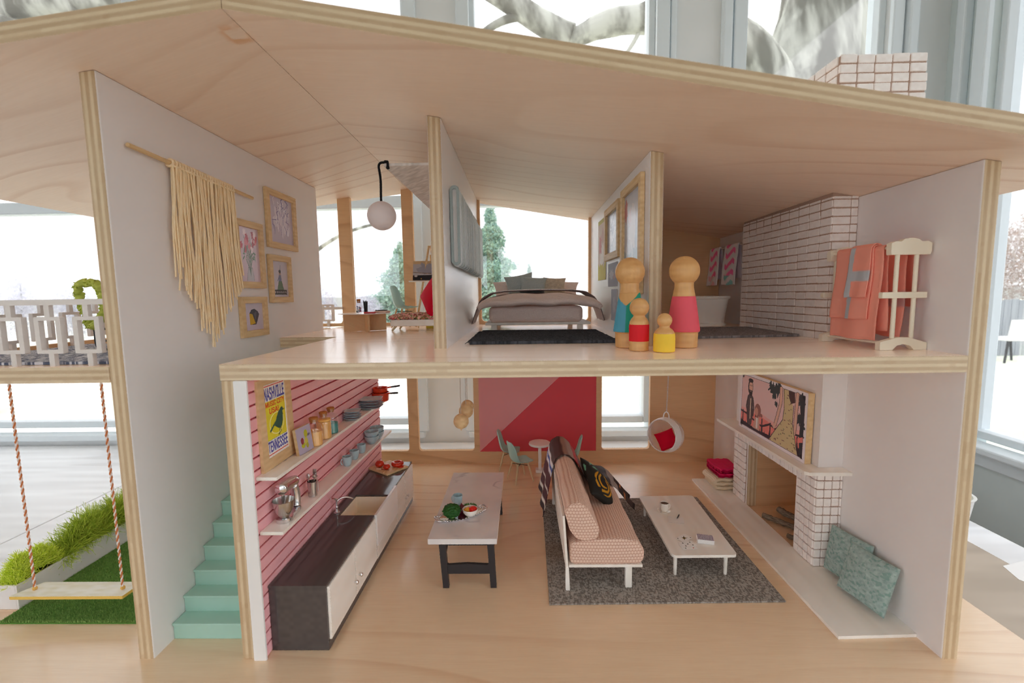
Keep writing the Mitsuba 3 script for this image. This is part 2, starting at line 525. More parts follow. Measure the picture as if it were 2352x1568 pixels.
mat('fence_grey', lambda p, n, uv: mix(S(150, 154, 162), S(172, 176, 182), noise(p.x * 30, p.y * 30, p.z * 2)), 0.9, 0.1)
scene['mat_pane_glass'] = {'type': 'thindielectric', 'int_ior': 1.5}
scene['mat_jar_glass'] = {'type': 'thindielectric', 'int_ior': 1.8}
scene['mat_acrylic'] = {'type': 'blendbsdf', 'weight': 0.22, 'a': {'type': 'thindielectric', 'int_ior': 1.45}, 'b': {'type': 'twosided', 'bsdf': {'type': 'diffuse', 'reflectance': {'type': 'rgb', 'value': [.85, .85, .85]}}}}
scene['mat_leaf'] = {'type': 'twosided', 'bsdf': {'type': 'principled', 'base_color': {'type': 'mesh_attribute', 'name': 'vertex_color'}, 'roughness': 0.7, 'specular': 0.25}}

# ---------------------------------------------------------------- the room (a sunroom) around the dollhouse
YB, XR, XL, ZF, ZC = 0.86, 1.62, -2.4, -0.77, 1.62
WT = 0.08                                             # wall thickness
WIN = [(-1.34, -0.649), (-0.541, 0.128), (0.300, 0.8265), (1.06, 1.461)]
ZS0, ZS1 = 0.028, 1.5                                 # glass opening of the windows
edges = [XL] + [q for w in WIN for q in w] + [XR + WT]
m = [bx(XL - WT, XR + WT, YB, YB + WT, ZF, ZS0 - 0.03), bx(XL - WT, XR + WT, YB, YB + WT, ZS1, ZC)]
for a, b in zip(edges[::2], edges[1::2]):
    m.append(bx(a, b, YB, YB + WT, ZS0 - 0.03, ZS1))
struct('wall_back', cat(*m), 'wall_paint')
for i, (a, b) in enumerate(WIN):
    k = newkey(f'window_{i + 1}')
    labels[k] = {'kind': 'structure', 'label': 'tall white framed sash window of the sunroom behind the dollhouse'}
    f = 0.018
    part(k, 'window_frame', cat(bx(a, a + f, YB + .02, YB + .07, ZS0, ZS1, .003), bx(b - f, b, YB + .02, YB + .07, ZS0, ZS1, .003),
         bx(a + f, b - f, YB + .02, YB + .07, ZS0, ZS0 + .02, .003), bx(a + f, b - f, YB + .02, YB + .07, ZS1 - .03, ZS1, .003)), 'frame_blue')
    part(k, 'transom_bar', bx(a + f, b - f, YB + .025, YB + .065, .682, .716, .003), 'frame_blue')
    part(k, 'pane', bx(a + f, b - f, YB + .045, YB + .0455, ZS0 + .02, .682), 'pane_glass')
    part(k, 'pane', bx(a + f, b - f, YB + .045, YB + .0455, .716, ZS1 - .03), 'pane_glass')
    part(k, 'window_sill', bx(a - .02, b + .02, YB - .022, YB + .02, ZS0 - .03, ZS0 - .012, .003), 'frame_blue')
# moulded trim on the posts between the windows
for i, (a, b) in enumerate(zip(edges[2:-2:2], edges[3:-2:2])):
    t = [bx(a - .006, a + .03, YB - .016, YB, ZS0 - .012, ZS1, .003), bx(b - .03, b + .006, YB - .016, YB, ZS0 - .012, ZS1, .003)]
    if b - a > 0.2:
        t += [bx(a + .034, a + .05, YB - .010, YB, ZS0 - .012, ZS1, .003), bx(b - .062, b - .036, YB - .022, YB, ZS0 - .012, ZS1, .004)]
    struct(f'trim_{i + 1}', cat(*t), 'frame_blue')
struct('trim_5', cat(bx(1.455, 1.485, YB - .016, YB, ZS0 - .012, ZS1, .003), bx(1.49, 1.515, YB - .03, YB, ZS0 - .012, ZS1, .004)), 'frame_blue')
# right wall with one wide window
RW = (-1.6, 0.742)
struct('wall_right', cat(bx(XR, XR + WT, -2.5, YB, ZF, ZS0 - .03), bx(XR, XR + WT, -2.5, YB, ZS1, ZC), bx(XR, XR + WT, RW[1], YB, ZS0 - .03, ZS1), bx(XR, XR + WT, -2.5, RW[0], ZS0 - .03, ZS1)), 'wall_sage')
k = newkey('window_5')
labels[k] = {'kind': 'structure', 'label': 'sunroom side window at the right edge of the photo'}
part(k, 'window_frame', cat(bx(XR + .02, XR + .07, RW[1] - .018, RW[1], ZS0, ZS1, .003), bx(XR + .02, XR + .07, RW[0], RW[0] + .018, ZS0, ZS1, .003), bx(XR + .02, XR + .07, RW[0] + .018, RW[1] - .018, ZS0, ZS0 + .02, .003), bx(XR + .02, XR + .07, RW[0] + .018, RW[1] - .018, ZS1 - .03, ZS1, .003)), 'frame_blue')
part(k, 'pane', bx(XR + .045, XR + .0455, RW[0] + .018, RW[1] - .018, ZS0 + .02, ZS1 - .03), 'pane_glass')
part(k, 'window_sill', cat(bx(XR - .04, XR + .02, RW[0] - .05, RW[1] + .03, ZS0 - .022, ZS0 - .004, .004), bx(XR - .014, XR, RW[0] - .05, RW[1] + .03, ZS0 - .06, ZS0 - .022, .003)), 'frame_blue')
struct('trim_6', cat(bx(XR - .016, XR, RW[1] - .004, RW[1] + .03, ZS0 - .004, ZS1, .003), bx(XR - .024, XR, RW[1] + .05, RW[1] + .075, ZS0 - .03, ZS1, .004)), 'frame_blue')
# left wall, out of frame, with its window opening
struct('wall_left', cat(bx(XL - WT, XL, -2.5, YB, ZF, ZS0), bx(XL - WT, XL, -2.5, YB, ZS1, ZC), bx(XL - WT, XL, .6, YB, ZS0, ZS1), bx(XL - WT, XL, -2.5, -2.2, ZS0, ZS1), bx(XL - WT, XL, -0.9, -0.75, ZS0, ZS1)), 'wall_paint')
struct('wall_front', cat(bx(XL - WT, -1.75, -2.58, -2.5, ZF, ZC), bx(1.15, XR + WT, -2.58, -2.5, ZF, ZC), bx(-1.75, 1.15, -2.58, -2.5, 1.05, ZC), bx(-1.75, 1.15, -2.58, -2.5, ZF, -.30)), 'wall_paint')
struct('ceiling', bx(XL - WT, XR + WT, -2.5, YB + WT, ZC, ZC + .1), 'ceiling_paint')
struct('floor', bx(XL - WT, XR + WT, -2.5, YB + WT, ZF - .1, ZF), 'floor_wood')

# the plank table that carries the dollhouse
k = thing('wooden_table', 'whitewashed table that carries the whole dollhouse', 'table')
xs = [-1.5, -.5176, .38, 1.29]
for a, b in zip(xs[:-1], xs[1:]):
    part(k, 'table_leaf', bx(a + .0011, b - .0011, -1.15, YB - .012, -.046, -.0182, .0015), 'table_planks')
for y in (-1.09, .76):
    part(k, 'apron', bx(-1.42, 1.21, y, y + .03, -.13, -.046), 'table_planks')
for x in (-1.40, 1.15):
    for y in (-1.05, .70):
        part(k, 'leg', bx(x, x + .06, y, y + .06, ZF, -.046, .004), 'table_planks')
# thin board under the right half, cloth and paper on it
one('plywood_sheet', 'thin beige plywood sheet lying on the table right of the dollhouse', 'board', bx(1.042, 1.212, -.6, .62, -.0181, -.0161, .0006), 'board_beige')
one('paper_sheet', 'blank white paper sheet on the table at the right edge', 'paper', place(trimesh.creation.extrude_polygon(Polygon([(0, 0), (.075, .022), (.09, -.08), (.012, -.075), (-.012, -.035)]), .0004), (1.195, .205, -.0160), (1, 0, 0), (0, 1, 0)), 'white_gloss')
# end of a blue and white twisted cord on the table at the left
pts = curve([(-1.02, .40, -.0095), (-.93, .485, -.0095), (-.88, .53, -.005), (-.845, .57, .004)], 60)
k = thing('twisted_cord', 'blue and white twisted cord end on the table at the left edge', 'cord')
fr = np.linspace(0, 1, 60)
for j, c in enumerate(((30, 52, 110), (225, 228, 235))):
    off = np.stack([np.cos(fr * 44 + j * PI) * .0045 * .6, np.cos(fr * 44 + j * PI) * -.0045 * .6, np.sin(fr * 44 + j * PI) * .0045], 1)
    part(k, 'strand', paint(tube(pts + off, .0052 * (1 - .55 * fr), 8), lambda v, c=c: np.tile(S(*c), (len(v), 1))), 'vertex', True)

# ---------------------------------------------------------------- outdoors
ZG = -1.0
struct('lawn', bx(-60, 60, YB + WT + .05, 60, ZG - .1, ZG), 'lawn')
rng = np.random.default_rng(7)


def leafmass(cs, n, size, cols, seed, flat=0.5, thin=1.0):
    """n leaf triangles scattered in the ellipsoids cs = [(centre, radii)]."""
    r = np.random.default_rng(seed)
    w = np.array([np.prod(c[1]) ** 0.67 for c in cs])
    pick = r.choice(len(cs), n, p=w / w.sum())
    C, Rr = np.array([c[0] for c in cs])[pick], np.array([c[1] for c in cs])[pick]
    d = r.normal(size=(n, 3))
    d /= np.linalg.norm(d, axis=1, keepdims=True)
    P = C + d * Rr * (r.random((n, 1)) ** 0.45)
    a, b = r.normal(size=(n, 3)), r.normal(size=(n, 3))
    a[:, 2] *= flat
    a /= np.linalg.norm(a, axis=1, keepdims=True)
    b /= np.linalg.norm(b, axis=1, keepdims=True)
    s = size * (0.6 + 0.8 * r.random((n, 1)))
    V = np.stack([P - a * s * thin, P + a * s * thin, P + b * s * 0.8], 1).reshape(-1, 3)
    cols = np.array(cols)
    k = r.random((n, 1))
    c = cols[0] * (1 - k) + cols[1] * k
    return tm(V, np.arange(3 * n).reshape(n, 3)), np.repeat(c, 3, 0)


def conifer(x, y, h, w, seed, label, n=5200, cols=((124, 164, 160), (178, 206, 178))):
    r = np.random.default_rng(seed)
    k = thing('conifer_tree', label, 'tree', None)
    cs = []
    for i in range(46):
        t = (i + .5) / 46
        rad = w * (1 - t) ** 0.8 * (.75 + .5 * r.random())
        a = r.random() * 2 * PI
        cs.append(((x + .55 * rad * math.cos(a), y + .55 * rad * math.sin(a), ZG + .3 + t * (h - .4)), (rad * .62 + .08, rad * .62 + .08, .26)))
    part(k, 'trunk', cyl((x, y, ZG), (x, y, ZG + h * .9), .09, .02, 8), 'bark_tree', True)
    part(k, 'foliage', leafmass(cs, n * 4, .085, [S(*cols[0]), S(*cols[1])], seed, .5, .5), 'leaf', kind='stuff')


conifer(-0.58, 16.0, 4.6, 1.25, 3, 'bluish green conifer seen through the dollhouse bedroom window', 9000)
conifer(-4.05, 17.0, 3.4, 1.25, 4, 'pale green conifer on the lawn behind the mint chair', 6000)
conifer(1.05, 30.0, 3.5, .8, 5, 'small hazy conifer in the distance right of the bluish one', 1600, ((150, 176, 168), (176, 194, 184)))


def bare(name, paths, label, catg='tree', twig=None):
    k = thing(name, label, catg)
    for j, (pts, r0, r1) in enumerate(paths):
        c = curve(pts, 40)
        q = tube(c, np.linspace(r0, r1, 40), 14)
        v = np.asarray(q.vertices)
        q.vertices = v + (meshkit.fbm(v * [5, 5, 1.8], 3, seed=j)[:, None] - .5) * min(.16, r0 * .5) * np.array([1, 1, .2])
        part(k, 'trunk' if j == 0 else 'limb', q, 'bark_tree', True)
    return k


bare('bare_tree', [([(3.55, 4.75, ZG), (3.5, 4.7, 1.0), (3.58, 4.7, 2.4), (3.85, 4.7, 4.2)], .62, .44),
                   ([(3.35, 4.6, 1.5), (3.1, 4.55, 2.35), (2.83, 4.5, 2.82), (2.3, 4.5, 3.12), (1.82, 4.5, 3.19), (1.4, 4.5, 3.15), (1.0, 4.5, 3.02), (.8, 4.5, 2.95)], .30, .07),
                   ([(1.0, 4.5, 3.02), (.72, 4.5, 3.16), (.45, 4.5, 3.33), (.0, 4.5, 3.6)], .13, .10),
                   ([(.60, 4.5, 3.24), (.3, 4.5, 3.2), (.05, 4.5, 3.05)], .05, .03),
                   ([(1.7, 4.5, 3.1), (1.55, 4.5, 2.85), (1.3, 4.5, 2.6)], .025, .012)],
     'large bare tree with thick grey bark seen through the top right windows')
bare('leaning_limb_tree', [([(-6.6, 5.0, ZG), (-6.3, 5.0, 2.0), (-5.6, 4.8, 3.35), (-4.6, 4.6, 3.5), (-3.4, 4.5, 3.62)], .28, .12),
                           ([(-5.4, 4.7, 3.4), (-4.95, 4.5, 3.32), (-4.5, 4.5, 3.17), (-4.1, 4.5, 2.95)], .09, .04),
                           ([(-4.2, 4.55, 3.5), (-4.0, 4.5, 3.3), (-4.05, 4.5, 3.05)], .10, .06)],
     'bare tree limb crossing the top left window', 'tree')
k = bare('bare_branch_tree', [([(-5.2, 10.0, ZG), (-5.0, 10, .5), (-4.6, 10, 1.7), (-4.1, 10, 2.9)], .10, .04),
                              ([(-4.6, 10, 1.7), (-4.25, 10, 1.45), (-3.95, 10, 1.62), (-3.2, 10, 1.95), (-2.6, 10, 2.05)], .05, .03),
                              ([(-4.25, 10, 1.45), (-4.4, 10, .9), (-4.7, 10, .5)], .014, .008)],
         'thin bare tree with a crooked branch behind the globe lamp')
# hazy hedge of winter shrubs far left, and at the right
for i, (x, lab) in enumerate(((-16.7, 'hazy lilac winter shrub above the deck railing at the left edge of the photo'), (-14.9, 'hazy lilac winter shrub behind the green garland on the deck'), (-6.5, 'hazy winter shrub between the left wall and the first window post'), (-4.9, 'hazy winter shrub behind the bottle on the round table upstairs'))):
    h = (2.5, 1.9, 1.8, 1.4)[i]
    key = thing('winter_shrub', lab, 'shrub')
    part(key, 'stem', cyl((x, 15, ZG), (x + .1, 15, ZG + h * .8), .05, .02, 6), 'bark_tree', True)
    part(key, 'twigs', leafmass([((x, 15, ZG + h * .55), (.72, .6, h * .55))], 9000, .11, [S(186, 184, 196), S(218, 216, 226)], 50 + i, .8, .10), 'leaf', kind='stuff')
for i in range(3):
    x = 11.5 + i * 2.3
    key = thing('rust_shrub', ('tall rust tinged shrub behind the grey fence, leftmost of three', 'tall rust tinged shrub behind the grey fence, middle one of three', 'tall rust tinged shrub behind the grey fence, rightmost of three')[i], 'shrub', 'rust tinged shrubs behind the fence')
    part(key, 'stem', cyl((x, 10.4, ZG), (x, 10.4, 1.2), .06, .02, 6), 'bark_tree', True)
    part(key, 'twigs', leafmass([((x, 10.4, 1.0), (1.1, .8, 1.1))], 9000, .10, [S(190, 164, 150), S(208, 202, 198)], 70 + i, .8, .16), 'leaf', kind='stuff')
k = thing('garden_fence', 'grey board fence on the lawn at the right edge', 'fence')
for i in range(34):
    part(k, 'board', bx(9.4 + i * .15, 9.4 + i * .15 + .142, 9.2, 9.225, ZG, .16 + .01 * (i % 3), .003), 'fence_grey')
part(k, 'rail', bx(9.4, 14.5, 9.225, 9.27, -.2, -.12), 'fence_grey')
# garden chair far outside
k = thing('garden_chair', 'black legged garden chair with a white seat in front of the grey fence', 'chair')
part(k, 'seat', bx(9.55, 10.02, 8.2, 8.62, -.58, -.52, .01), 'white_gloss', label='white seat')
part(k, 'backrest', xf(bx(9.55, 10.02, 8.2, 8.24, -.56, -.18, .01), rotm([1, 0, 0], 8, (9.8, 8.2, -.56))), 'white_gloss', label='white backrest')
for sx, sy in ((0, 0), (1, 0), (0, 1), (1, 1)):
    x, y = 9.58 + .41 * sx, 8.23 + .36 * sy
    part(k, 'leg', cyl((x, y, -.57), (x + (.06 if sx else -.04), y, ZG), .022, .018, 8), 'black', True)

# green leaf of a houseplant on the sill, right of the dollhouse
k = thing('houseplant', 'green houseplant whose pointed leaves show at the right window sill', 'plant')
part(k, 'pot', lathe([(0, 0), (.03, 0), (.038, .06), (.041, .065), (.036, .065), (.033, .055), (0, .055)], 24, (1.22, .335, -.0182)), 'white_gloss', 30, label='white pot')


def leaf(base, tip, w, bend, c, key):
    base, tip = np.array(base), np.array(tip)
    d = tip - base
    side = np.cross(d, [0, 0, 1.0])
    side /= np.linalg.norm(side)
    nn = np.cross(side, d) / np.linalg.norm(d)
    fn = lambda u, v: tuple((base[i] + d[i] * u + side[i] * (v - .5) * w * np.sin(PI * np.clip(u * .96 + .02, 0, 1)) ** .8 + nn[i] * (bend * np.sin(PI * u) + .25 * w * (np.abs(v - .5) * 2))) for i in range(3))
    s, u, v = sheet(fn, 14, 7, .0008)
    col = np.where((np.abs(v - .5) > .28)[:, None], np.array(S(150, 176, 40)), np.array(S(36, 72, 44)))
    part(key, 'leaf', (s, col), 'vertex_gloss', True)


for bs, tp, w, bd, cc in (((1.22, .335, .04), (1.235, .34, .185), .05, -.012, 0), ((1.222, .335, .04), (1.262, .345, .085), .03, .01, 0), ((1.215, .335, .04), (1.17, .36, .12), .035, .012, 0), ((1.215, .34, .04), (1.19, .39, .10), .03, .012, 0)):
    leaf(bs, tp, w, bd, cc, k)

# ---------------------------------------------------------------- the dollhouse
D = thing('dollhouse', 'two storey plywood dollhouse with open front, low gable roof and white walls', 'dollhouse')
ZU = 0.350                                            # top of the upper floor
PT = 0.018
# base board
part(D, 'base_board', bx(-.29, 1.0385, -.42, .68, -PT, 0, .001), 'ply_flat')
# upper floor with its stair opening, and the deck floor on the left
up = sbox(0.0002, 0, .9148, .6243).difference(unary_union([sbox(-.1, -.1, .1058, .330 - .012), rrect(-.1, .1058, .2, .330, .006)]))
part(D, 'upper_floor', plate(up, PT, (0, 0, ZU - PT)), 'ply_pale')
part(D, 'deck_floor', bx(-.275, -.0182, 0, .60, ZU - PT - .001, ZU - .001, .0008), 'ply_flat')
# roof
for x0, x1 in ((-.472, .1727), (.1733, 1.022)):
    X = np.linspace(x0, x1, 3)
    Y = np.linspace(-.0577, .665, 3)
    gx, gy = np.meshgrid(X, Y, indexing='ij')
    zz = roof_z(np.where(gx > .173, np.maximum(gx, .1731), np.minimum(gx, .1729)), gy)
    lo = np.stack([gx, gy, zz], -1).reshape(-1, 3)
    hull = trimesh.convex.convex_hull(np.vstack([lo, lo + [0, 0, PT]]))
    part(D, 'roof_panel', hull, 'ply_roof')


def wall(x0, x1, y0, y1, z0, r=.0022):
    """Upright panel with eased front corners whose top follows the roof's underside."""
    fp = rrect(x0, x1, y0, y1, r, 4)
    w = trimesh.creation.extrude_polygon(fp, 1.0)
    v = np.array(w.vertices)
    hi = v[:, 2] > .5
    v[:, 2] = np.where(hi, roof_z(v[:, 0], v[:, 1]) - .0006, z0)
    w.vertices = v
    return w


part(D, 'side_wall', wall(-PT, 0, 0, .518, 0), 'ply_wall', label='white left side wall with bare plywood edge')
rw = wall(.915, .933, 0, .6368, 0)
rw = trimesh.boolean.difference([rw, bx(.90, .95, .2221, .3879, -.01, .1351)], engine='manifold')
part(D, 'side_wall', rw, 'ply_wall', label='white right side wall with bare plywood edge')
part(D, 'partition_wall', wall(.3197, .3377, .125, .6243, ZU), 'ply_wall_gloss', label='white partition between living room and bedroom')
part(D, 'partition_wall', wall(.609, .627, .125, .6243, ZU), 'ply_wall_gloss', label='white partition between bedroom and bathroom')
# lower back wall with three windows, upper back wall posts and rails
lb = sbox(.0002, 0, .9148, .3318)
for a, b in ((.035, .1545), (.1792, .319), (.6366, .7555)):
    lb = lb.difference(rrect(a, b, .0335, .302, .008))
part(D, 'back_wall', plate(lb, .012, (0, .6366, 0), (1, 0, 0), (0, 0, 1)), 'birch_dark', label='lower back wall of birch plywood with three windows')
ub = Polygon([(-.27, ZU), (.9148, ZU), (.9148, float(roof_z(.9148, .63))), (.173, float(roof_z(.1731, .63))), (-.27, float(roof_z(-.27, .63)))])
for a, b in ((-.25, .003), (.033, .1569), (.1829, .3197), (.344, .6035)):
    zt = .80
    ub = ub.difference(rrect(a, b, ZU + .0072, zt, .009))
part(D, 'back_wall', plate(ub, .012, (0, .6366, .0003), (1, 0, 0), (0, 0, 1)), 'birch_dark', label='upper back wall of birch posts and rails with open windows')
# mural of two pinks on the lower back wall
MX0, MX1, MZ0, MZ1 = .3325, .6228, .031, .318
O = (MX0, .6245 - .0012, MZ0)
wm, hm = MX1 - MX0, MZ1 - MZ0
k = part(D, 'mural_panel', bx(MX0, MX1, .6234, .6243, MZ0, MZ1), 'white')
full = sbox(0, 0, wm, hm)
part(D, 'mural_panel__mural', art([(full, S(222, 150, 152)), (Polygon([(0.002, 0), (wm, 0), (wm, hm), (hm / .94 + .002, hm)]) if hm / .94 < wm else Polygon([(0, 0), (wm, 0), (wm, wm * .94)]), S(212, 74, 84))], O, (1, 0, 0), (0, 0, 1)), 'vertex', label='pale pink and coral diagonal mural')
# ply plinth of the left deck side
part(D, 'deck_edge', bx(-.283, -.275, 0, .60, ZU - PT, ZU + .007, .001), 'birch_dark')

# kitchen wall: plywood, white backing board, pink planks, two shelves
part(D, 'kitchen_wall', bx(.1065, .1212, 0, .465, 0, ZU - PT - .0003, .0008), mat('ply_edge_x', lambda p, n, uv: dr.select(dr.abs(n.x) > .7, mi.Color3f(WHITE), plies(p.x - .1065, p.z)), .5, .4))
part(D, 'kitchen_wall__backing_board', bx(.1213, .1316, 0, .465, 0, ZU - PT - .0003, .0006), 'white_gloss', label='white backing board edge')
part(D, 'kitchen_wall__edge_strip', bx(.1213, .1362, -.0030, -.0001, 0, ZU - PT - .0003, .0005), 'white_gloss')
part(D, 'kitchen_wall__groove_panel', bx(.1316, .1322, .0005, .465, .0005, ZU - PT - .001), 'pink_groove')
NP = 22
for i in range(NP):
    z0 = i * .01508
    part(D, 'kitchen_wall__plank', bx(.1322, .1345, .0002, .464, z0 + .0011, min(z0 + .01508 - .0011, ZU - PT - .0006), .0006), 'pink_paint')


def shelf_z(i, y):
    return (.2195 - .024 * y) if i == 1 else (.1545 - .038 * y)


for i in (1, 2):
    q = bx(.1346, .1592 if i == 1 else .162, .004, .462, -.0042, 0, .0008)
    v = np.array(q.vertices)
    v[:, 2] += shelf_z(i, v[:, 1])
    v[:, 0] -= (v[:, 0] - .1346) * .12 * (v[:, 1] / .46)
    q.vertices = v
    part(D, 'shelf', q, 'white_wood', label=('white shelf, upper one on the pink wall', 'white shelf, lower one on the pink wall')[i - 1])
# stairs
for i in range(14):
    y0, z0 = .0299 + i * .0213, i * .0218
    st = cat(bx(.0006, .1058, y0, y0 + .0246, z0 + .0186, z0 + .0218 - .0002, .0006), bx(.0006, .1058, y0 + .0022, y0 + .0238, max(z0 - .001, 0.0002), z0 + .0186))
    part(D, 'staircase__step', st, 'mint_paint')
# white board under the roof ridge, by the living room partition
part(D, 'soffit_board', bx(.253, .3196, .155, .60, .600, .6036, .0006), mat('soffit', lambda p, n, uv: mix(S(222, 214, 208), S(176, 166, 158), noise(p.x * 260 + 180 * p.y, p.y * 90) * .8), .6, .3), label='whitewashed board under the roof ridge')

# brick chimney: upstairs breast, roof stack, and the lower breast that is plain white
part(D, 'chimney_breast', bx(.8800, .9149, .1760, .434, ZU, .5480), 'mortar')
seam = [.4371, .413, .3699, .3437, .3214, .2941, .2662, .238, .2099, .1752]
seam = list(np.linspace(.4371, .1752, 11))
ROWH = .01172
br = np.random.default_rng(11)
BR = {}


def brick(parent, x0, x1, y0, y1, z0, z1, r=.0009, j=.0004, name='brick'):
    d = [round(q, 4) for q in (x1 - x0, y1 - y0, z1 - z0)]
    key = tuple(d) + (r,)
    if key not in BR:
        BR[key] = mikit.ply(bx(-d[0] / 2, d[0] / 2, -d[1] / 2, d[1] / 2, -d[2] / 2, d[2] / 2, r), 'mat_brick')
    o = (br.random(3) - .5) * 2 * j
    a = (br.random() - .5) * 1.6
    c = np.array([(x0 + x1) / 2, (y0 + y1) / 2, (z0 + z1) / 2]) + o
    ax = [1, 0, 0] if (y1 - y0) > (x1 - x0) else [0, 1, 0]
    part(D, f'{parent}__{name}', {**BR[key], 'to_world': T().translate(c.tolist()).rotate(ax, a)})


for i in range(18):
    z0 = ZU + i * ROWH
    top = .5525
    z1 = min(z0 + ROWH - .0015, top)
    if z1 - z0 < .002:
        continue
    for a, b in zip(seam[:-1], seam[1:]):
        brick('chimney_breast', .8786, .8818, b + .0008, a - .0008, z0, z1)
    big = i % 2 == 0
    xs = (.8800, .9048, .9148)
    for a, b in zip(xs[:-1], xs[1:]):
        brick('chimney_breast', a + .0005, b - .0005, .1748, .1782, z0, z1)
# stack on the roof
part(D, 'chimney_stack', bx(.8790, .9950, .1762, .4320, .53, .7385), 'mortar')
xs = np.linspace(.8782, .9968, 6)
for i in range(14):
    z1 = .7403 - i * .0127
    z0 = z1 - .0113
    if z1 < .575:
        break
    for a, b in zip(xs[:-1], xs[1:]):
        brick('chimney_stack', a + .0008, b - .0008, .1745, .1795, z0, z1, .0012, .0006)
    for a, b in zip(np.linspace(.1795, .433, 11)[:-1], np.linspace(.1795, .433, 11)[1:]):
        brick('chimney_stack', .8775, .8820, a + .0008, b - .0008, z0, z1, .0012, .0006)
# lower chimney breast, white, above the mantel
part(D, 'fireplace', bx(.879, .9149, .176, .435, .1588, ZU - PT - .0004), 'white')
part(D, 'fireplace__tile_backing', cat(bx(.879, .9149, .176, .222, .0043, .1530), bx(.879, .9149, .388, .435, .0043, .1530), bx(.879, .9149, .222, .388, .1268, .1530)), 'mortar')
TZ = np.linspace(.0045, .1525, 12)
for z0, z1 in zip(TZ[:-1], TZ[1:]):
    for ys_ in (np.linspace(.1752, .2222, 5), np.linspace(.388, .4355, 4)):
        for a, b in zip(ys_[:-1], ys_[1:]):
            brick('fireplace', .8758, .8791, a + .0008, b - .0008, z0 + .0008, z1 - .0008, .0007, .0002, 'tile')
    for a, b in zip(np.linspace(.8765, .922, 5)[:-1], np.linspace(.8765, .922, 5)[1:]):
        if b < .9155 or True:
            brick('fireplace', a + .0008, min(b, .9150) - .0006, .1728, .1762, z0 + .0008, z1 - .0008, .0007, .0002, 'tile')
for a, b in zip(np.linspace(.2222, .388, 15)[:-1], np.linspace(.2222, .388, 15)[1:]):
    brick('fireplace', .8758, .8791, a + .0009, b - .0009, .1265, .1520, .0007, .0002, 'tile')
mp = Polygon([(.850, .162), (.855, .157), (.9148, .155), (.9148, .452), (.846, .452)])
part(D, 'fireplace__mantel', plate(mp, .0052, (0, 0, .1534)), 'white_wood', label='white mantel shelf')
part(D, 'fireplace__firebox', cat(bx(.8976, .985, .384, .3879, .0002, .135), bx(.8976, .985, .2221, .226, .0002, .135), bx(.981, .985, .226, .384, .0002, .135), bx(.8976, .985, .226, .384, .131, .135)), 'birch_dark', label='bare wood firebox lining')
for y0, y1 in ((.3825, .3879), (.2221, .2275)):
    part(D, 'fireplace__firebox_jamb', bx(.8792, .8974, y0, y1, .0003, .131, .0005), 'ply_edge_x', label='plywood jamb of the firebox')
hp = Polygon([(.8184, .0302), (.9148, .0335), (.9148, .51), (.8195, .51)]).difference(sbox(.8792, .2222, .95, .3878))
part(D, 'fireplace__hearth', plate(hp, .0040, (0, 0, .0002)), 'white_wood', label='long white hearth slab')

# deck railing of hollow blocks
RB = {}


def railing(O, U, n, start, pitch=.0437, z0=ZU - .001, zt=.4238):
    O, U = np.array(O), np.array(U, float)
    W = np.array([0, 0, 1.0])
    fr = rrect(0, .030, 0, .041, .0012).difference(sbox(.0055, .004, .0245, .037))
    part(D, 'railing__top_rail', plate(sbox(-.01, 0, pitch * n + .012, .0062), .006, O + U * start + W * (zt - .0062 - O[2]), U, W), 'railing_white')
    for i in range(n):
        b = O + U * (start + i * pitch + .004)
        part(D, 'railing__hollow_block', plate(fr, .006, b + W * (.3635 - O[2]), U, W), 'railing_white')
        part(D, 'railing__post', plate(sbox(.012, 0, .018, zt - .0062 - .4045), .005, b + W * (.4045 - O[2]), U, W), 'railing_white')
        part(D, 'railing__post', plate(sbox(.012, 0, .018, .3635 - z0), .005, b + W * (z0 - O[2]), U, W), 'railing_white')


railing((-.285, .012, ZU), (1, 0, 0), 6, .0035)
railing((-.2700, .600, ZU), (0, -1, 0), 13, .012)
# rail pieces behind the living room, where the left wall ends
railing((-.10, .624, ZU), (1, 0, 0), 2, .006, .0437, ZU, .398)

# ================================================================ lower floor
# ---- kitchen cabinet: glossy black case, sunk basin, white doors
K = thing('kitchen_cabinet', 'long glossy black kitchen cabinet with white doors under the pink plank wall', 'cabinet')


def shear(m):
    v = np.array(m.vertices)
    v[:, 0] += .016 * (v[:, 1] - .0126)
    m.vertices = v
    return m


def kp(name, mesh, matname, smooth=False, label=None):
    return part(K, name, shear(mesh), matname, smooth, label)


X0, X1, Y0, Y1, H = .1352, .2032, .0126, .4160, .0830
kp('plinth', bx(X0 + .002, X1 - .004, Y0 + .002, Y1 - .002, .0002, .0040), 'black_gloss')
kp('end_panel', bx(X0, X1, Y0, Y0 + .004, .0004, H - .0022, .0006), 'black_gloss')
kp('end_panel', bx(X0, X1, Y1 - .004, Y1, .0004, H - .0022, .0006), 'black_gloss')
kp('case', cat(bx(X0, X1 - .003, Y0 + .004, .1855, .004, H - .0022), bx(X0, X1 - .003, .2615, Y1 - .004, .004, H - .0022), bx(X0, X1 - .004, .1855, .2615, .004, .050), bx(X0, .1475, .1855, .2615, .05, H - .0022)), 'black_gloss')
kp('bottom_rail', bx(X1 - .004, X1 + .0006, Y0, Y1, .0004, .0115, .0006), 'black_gloss')
ct = sbox(X0, Y0 - .0008, X1 + .0012, Y1 + .0008).difference(sbox(.1475, .1865, X1 + .01, .2605))
kp('countertop', plate(ct, .0028, (0, 0, H - .0026)), 'black_gloss', label='glossy black countertop')
kp('sink_basin', cat(bx(.1476, X1 - .001, .1867, .2603, .0502, .0515), bx(.1476, .1486, .1867, .2603, .0515, .0800), bx(.1486, X1 - .001, .1867, .1877, .0515, .0800), bx(.1486, X1 - .001, .2593, .2603, .0515, .0800)), 'cream', label='cream sink basin')


